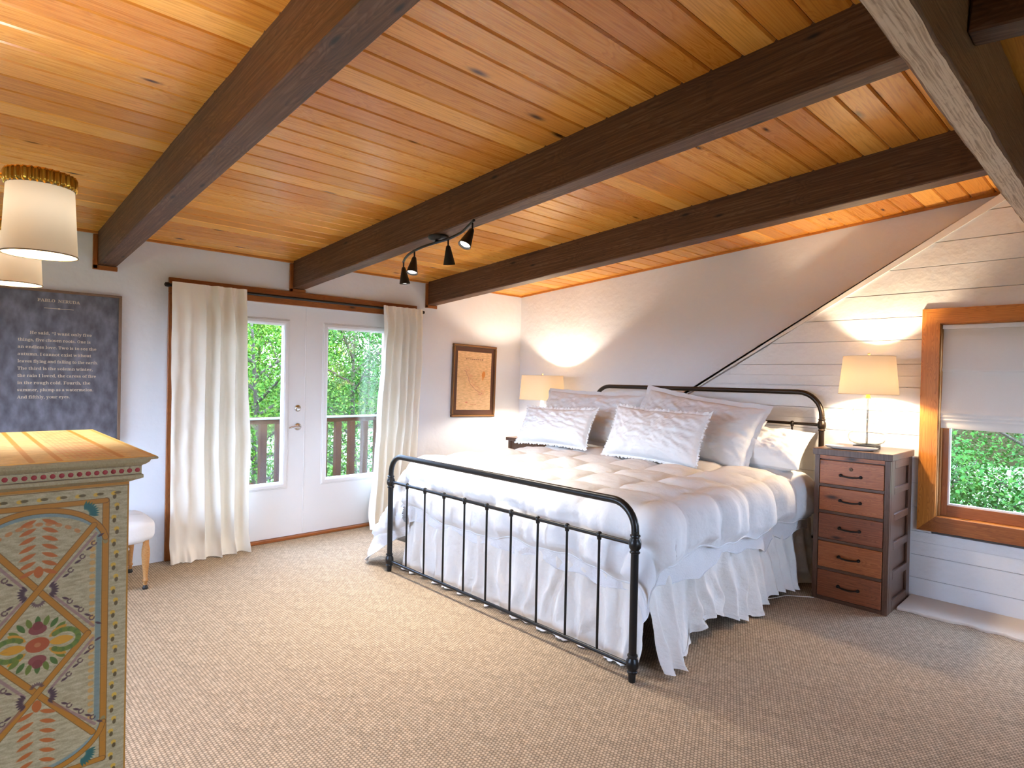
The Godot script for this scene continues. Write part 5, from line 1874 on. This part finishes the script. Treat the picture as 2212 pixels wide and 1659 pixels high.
# ------------------------------------------------------------------ chandelier
func build_chandelier() -> void:
	var c := Vector3(-0.275, 1.70, -1.94)
	var t := thing("chandelier", "brass chandelier with small cream fabric shades hanging over the chest", "chandelier", c)
	var top := ceil_y(c.z) - c.y
	var m := MB.new()
	m.lathe([Vector2(0.0, top - 0.035), Vector2(0.03, top - 0.033), Vector2(0.06, top - 0.015), Vector2(0.065, top - 0.002), Vector2(0.0, top)], 28)
	part("canopy", m.done(), M.brass, t)
	m = MB.new()
	m.tube([Vector3(0, top - 0.03, 0), Vector3(0, 0.30, 0)], 0.007, 10)
	part("stem", m.done(), M.brass, t)
	m = MB.new()
	m.lathe([Vector2(0.0, 0.02), Vector2(0.012, 0.03), Vector2(0.03, 0.07), Vector2(0.045, 0.12), Vector2(0.035, 0.16), Vector2(0.018, 0.19), Vector2(0.03, 0.22), Vector2(0.02, 0.28), Vector2(0.008, 0.31)], 28)
	part("column", m.done(), M.brass, t)
	for k in 5:
		var a := TAU * (k + 0.5) / 5.0
		var d := Vector3(cos(a), 0, sin(a))
		var p := d * 0.53
		var g := group_part("arm", t)
		m = MB.new()
		m.tube([d * 0.03 + Vector3(0, 0.13, 0), d * 0.16 + Vector3(0, 0.10, 0), d * 0.30 + Vector3(0, 0.135, 0), d * 0.42 + Vector3(0, 0.165, 0), p + Vector3(0, 0.172, 0)], [0.008, 0.0075, 0.007, 0.007, 0.006], 10)
		part("tube", m.done(), M.brass, g)
		m = MB.new()
		m.lathe([Vector2(0.066, 0.004), Vector2(0.059, 0.146)], 40, Transform3D(Basis.IDENTITY, p))
		part("shade", m.done(), M.chandelier_shade, g)
		for q in [[0.066, 0.004], [0.059, 0.146]]:
			m = MB.new()
			var ring := []
			for z in 41: ring.append(p + Vector3(q[0] * cos(TAU * z / 40), q[1], q[0] * sin(TAU * z / 40)))
			m.tube(ring, 0.0016, 6, false)
			part("trim", m.done(), M.shade_trim, g)
		# ribbed brass gallery on top
		m = MB.new()
		var pos := PackedVector3Array()
		var uv := PackedVector2Array()
		var nu := 193
		for j in 5:
			for i in nu:
				var an := TAU * i / (nu - 1)
				var rib := 0.0022 * cos(an * 32.0)
				var rr: float = [0.056, 0.061, 0.062, 0.062, 0.060, 0.010][j] + (rib if j > 0 and j < 5 else 0.0)
				var yy: float = [0.142, 0.147, 0.152, 0.170, 0.175, 0.176][j]
				pos.append(p + Vector3(rr * cos(an), yy, rr * sin(an))); uv.append(Vector2(an, yy))
		m.sheet(nu, 5, pos, uv)
		for z in m.N.size():
			var ax := Vector3(p.x, m.V[z].y - 0.01, p.z)
			if m.N[z].dot(m.V[z] - ax) < 0.0: m.N[z] = -m.N[z]
		part("gallery", m.done(), M.brass, g)
		m = MB.new()
		m.tube([p + Vector3(-0.058, 0.17, 0), p + Vector3(0.058, 0.17, 0)], 0.0018, 6)
		part("spider", m.done(), M.brass, g)
		m = MB.new()
		m.lathe([Vector2(0.0, 0.02), Vector2(0.012, 0.03), Vector2(0.018, 0.055), Vector2(0.012, 0.09), Vector2(0.008, 0.12), Vector2(0.0, 0.12)], 16, Transform3D(Basis.IDENTITY, p + Vector3(0, 0.04, 0)))
		part("bulb", m.done(), M.bulb, g)
		omni("bulb_light", p + Vector3(0, 0.10, 0), 0.3, Color(0.98, 0.98, 1.0), 0.02, g)

# ------------------------------------------------------------------ balcony and trees
func build_outside() -> void:
	var dk := structure("balcony_deck")
	var z := ZD - 0.17
	while z > -7.0:
		bx("board", Vector3(-0.5, -0.15, z - 0.135), Vector3(6.5, -0.11, z), M.rail_wood, dk, 0.003)
		z -= 0.14
	var r := thing("balcony_railing", "brown wooden balcony railing with square balusters outside the glass doors", "railing", Vector3(3.0, -0.11, -6.9))
	bx("top_rail", Vector3(-0.5, 0.885, -6.93), Vector3(6.5, 0.935, -6.87), M.rail_wood, r, 0.004)
	bx("cap", Vector3(-0.5, 0.935, -6.96), Vector3(6.5, 0.955, -6.84), plain(Color(0.50, 0.50, 0.42), 0.8), r, 0.004)
	bx("bottom_rail", Vector3(-0.5, -0.02, -6.92), Vector3(6.5, 0.03, -6.88), M.rail_wood, r, 0.004)
	var x := 2.663 - 15.0 * 0.1835
	while x < 6.4:
		bx("baluster", Vector3(x - 0.037, 0.03, -6.92), Vector3(x + 0.037, 0.885, -6.85), M.rail_wood, r, 0.003)
		x += 0.1835
	for px in [-0.45, 6.45]:
		bx("post", Vector3(px - 0.045, -0.11, -6.945), Vector3(px + 0.045, 1.0, -6.855), M.rail_wood, r, 0.004)
	# wooden chair on the balcony, its rounded back just showing past the curtain
	var c := thing("balcony_chair", "brown wooden chair on the balcony just past the cream curtain", "chair", Vector3(2.07, -0.11, -6.2))
	var m := MB.new()
	m.box(Vector3(0, 0.44, 0), Vector3(0.50, 0.03, 0.46), 0.008)
	part("seat", m.done(), M.rail_wood, c)
	for q in [[-0.22, 0.2], [0.22, 0.2], [-0.22, -0.2], [0.22, -0.2]]:
		m = MB.new()
		m.box(Vector3(q[0], 0.215, q[1]), Vector3(0.045, 0.43, 0.045), 0.004)
		part("leg", m.done(), M.rail_wood, c)
	for k in 5:
		m = MB.new()
		var h := 0.52 - 0.03 * absf(k - 2.0)
		m.box(Vector3(-0.205 + k * 0.1025, 0.46 + h * 0.5, -0.21), Vector3(0.085, h, 0.02), 0.008)
		part("back_slat", m.done(), M.rail_wood, c)
	var g := structure("garden_ground")
	bx("soil", Vector3(-30, -3.4, -45), Vector3(45, -3.0, 30), plain(Color(0.30, 0.34, 0.16), 0.95), g)
	# trees beyond the balcony
	var leaf_a := leaf_mesh(0.5)
	var leaf_b := leaf_mesh(0.72)
	var lm := []
	for q in [Color(0.27, 0.44, 0.17), Color(0.17, 0.33, 0.14), Color(0.36, 0.49, 0.18)]:
		var l := plain(q, 0.8)
		l.metallic_specular = 0.15
		l.vertex_color_use_as_albedo = true
		l.backlight_enabled = true
		l.backlight = Color(0.35, 0.42, 0.16)
		lm.append(l)
	var bark := bumpy(plain(Color(0.24, 0.20, 0.15), 0.9), 87, 0.08, 0.4, 1.0, 3)
	var trees := [
		["young maple with light green leaves standing close outside the left door pane", Vector3(3.9, -3.0, -10.2), 6.6, 1.7, 14000, 0, 1],
		["spreading green tree with forked branches behind the right door pane", Vector3(6.1, -3.0, -10.8), 6.8, 1.9, 16000, 1, 2],
		["taller yellow-green tree between the two door panes", Vector3(5.1, -3.0, -13.2), 7.6, 2.3, 18000, 2, 3],
		["broad dark green tree far behind the left door pane", Vector3(5.2, -3.0, -17.0), 7.8, 3.0, 16000, 1, 4],
		["broad green tree far behind the right door pane", Vector3(10.0, -3.0, -17.5), 8.2, 3.2, 16000, 0, 5],
		["very tall pale green tree at the back of the wood, left door pane", Vector3(6.0, -3.0, -23.0), 11.5, 3.8, 20000, 2, 8],
		["very tall mid green tree at the back of the wood, between the panes", Vector3(10.5, -3.0, -24.0), 12.0, 4.0, 20000, 0, 9],
		["very tall green tree at the back of the wood, right door pane", Vector3(14.8, -3.0, -23.0), 11.8, 4.0, 20000, 1, 10],
		["green tree at the side of the balcony hidden by the cream curtain", Vector3(1.4, -3.0, -11.0), 6.8, 2.1, 9000, 0, 6],
		["green tree hidden behind the white curtain and framed map wall", Vector3(9.0, -3.0, -12.0), 7.0, 2.2, 9000, 2, 7]]
	for q in trees:
		tree("leafy_tree", q[0], q[1], q[2], q[3], q[4], lm[q[5]], bark, leaf_a, q[6], 0.062 if q[1].z > -20.0 else 0.14)
	# shrubs outside the side window
	var shr := [
		["dense green shrub filling the view through the side window", Vector3(8.6, -3.0, -1.9), 4.5, 1.4, 26000, 1, 11],
		["dark green shrub behind the first one outside the side window", Vector3(10.4, -3.0, -3.4), 4.9, 1.7, 22000, 1, 12],
		["loose light green shrub low outside the side window", Vector3(8.2, -3.0, 0.9), 4.1, 1.3, 18000, 0, 13],
		["tall green thicket far outside the side window", Vector3(13.6, -3.0, -1.2), 5.4, 2.4, 20000, 1, 14],
		["tall green thicket beyond the corner of the house", Vector3(11.5, -3.0, -5.2), 5.4, 2.2, 14000, 1, 15]]
	for q in shr:
		tree("garden_shrub", q[0], q[1], q[2], q[3], q[4], lm[q[5]], bark, leaf_b, q[6], 0.046)

func leaf_mesh(wd: float) -> ArrayMesh:
	# broad leaf folded along its midrib, one unit long
	var st := SurfaceTool.new()
	st.begin(Mesh.PRIMITIVE_TRIANGLES)
	var mid := [Vector3(0, 0, 0), Vector3(0, 0.02, 0.35), Vector3(0, 0.0, 0.7), Vector3(0, -0.08, 1.0)]
	for s in [-1.0, 1.0]:
		var e1 := Vector3(wd * 0.42 * s, 0.09, 0.22)
		var e2 := Vector3(wd * 0.46 * s, 0.08, 0.55)
		for tr in [[mid[0], e1, mid[1]], [mid[1], e1, e2], [mid[1], e2, mid[2]], [mid[2], e2, mid[3]]]:
			var p: Array = tr
			if s > 0: p = [tr[0], tr[2], tr[1]]
			for v in p: st.add_vertex(v)
	st.generate_normals()
	return st.commit()

func tree(called: String, label: String, at: Vector3, height: float, spread: float, count: int, lm: Material, bark: Material, leaf: Mesh, seed_: int, size: float) -> void:
	var t := thing(called, label, "tree" if called == "leafy_tree" else "shrub", at)
	var r := RandomNumberGenerator.new()
	r.seed = seed_ * 977 + 5
	var m := MB.new()
	var trunk := []
	var rad := []
	for k in 7:
		var f := k / 6.0
		trunk.append(Vector3(0.15 * sin(f * 3.0 + seed_), height * 0.78 * f, 0.12 * cos(f * 2.6 + seed_)))
		rad.append(lerpf(0.10, 0.02, f))
	m.tube(trunk, rad, 8)
	part("trunk", m.done(), bark, t)
	var tips := []
	m = MB.new()
	var nb := 16
	for k in nb:
		var f := 0.30 + 0.68 * k / nb
		var p0: Vector3 = trunk[int(f * 6.0)].lerp(trunk[mini(int(f * 6.0) + 1, 6)], fposmod(f * 6.0, 1.0))
		var a := k * 2.4 + r.randf()
		var l := spread * (1.15 - 0.55 * f) * r.randf_range(0.75, 1.1)
		var d := Vector3(cos(a), r.randf_range(0.25, 0.7), sin(a)).normalized()
		var p1 := p0 + d * l * 0.5 + Vector3(0, 0.05, 0)
		var p2 := p0 + d * l + Vector3(0, 0.12 * l, 0)
		m.tube([p0, p1, p2], [0.032, 0.020, 0.006], 6)
		tips.append([p0, p1, p2])
		for q in 3:
			var b0 := p0.lerp(p2, r.randf_range(0.35, 0.8))
			var e := (d + Vector3(r.randf_range(-0.9, 0.9), r.randf_range(-0.5, 0.6), r.randf_range(-0.9, 0.9))).normalized()
			var b1 := b0 + e * l * r.randf_range(0.3, 0.55)
			m.tube([b0, b1], [0.012, 0.004], 5)
			tips.append([b0, b0.lerp(b1, 0.5), b1])
	part("branches", m.done(), bark, t)
	var mm := MultiMesh.new()
	mm.transform_format = MultiMesh.TRANSFORM_3D
	mm.use_colors = true
	mm.mesh = leaf
	mm.instance_count = count
	for k in count:
		var br: Array = tips[r.randi() % tips.size()]
		var f := sqrt(r.randf())
		var p: Vector3 = br[0].lerp(br[1], f * 2.0) if f < 0.5 else br[1].lerp(br[2], f * 2.0 - 1.0)
		p += Vector3(r.randfn(), r.randfn() * 0.8, r.randfn()) * (0.16 + 0.07 * spread)
		var s := size * r.randf_range(0.65, 1.35)
		var bs := Basis.from_euler(Vector3(r.randf_range(-0.2, 1.1), r.randf() * TAU, r.randf_range(-0.7, 0.7))).scaled(Vector3.ONE * s)
		mm.set_instance_transform(k, Transform3D(bs, p))
		var g := r.randf_range(0.65, 1.15)
		var yl := r.randf()
		mm.set_instance_color(k, Color(g * (1.0 + 0.45 * yl * yl), g, g * (0.9 - 0.4 * yl)))
	var o := MultiMeshInstance3D.new()
	o.multimesh = mm
	o.name = "foliage"
	o.material_override = lm
	o.set_meta("kind", "stuff")
	t.add_child(o)

func _ready() -> void:
	rng.seed = 2024
	set_camera()
	set_light()
	make_materials()
	build_room()
	build_doors()
	build_curtains()
	build_bed()
	build_pillows()
	build_cabinet()
	build_lamps()
	build_chest()
	build_chandelier()
	build_track()
	build_pictures()
	build_small()
	build_outside()
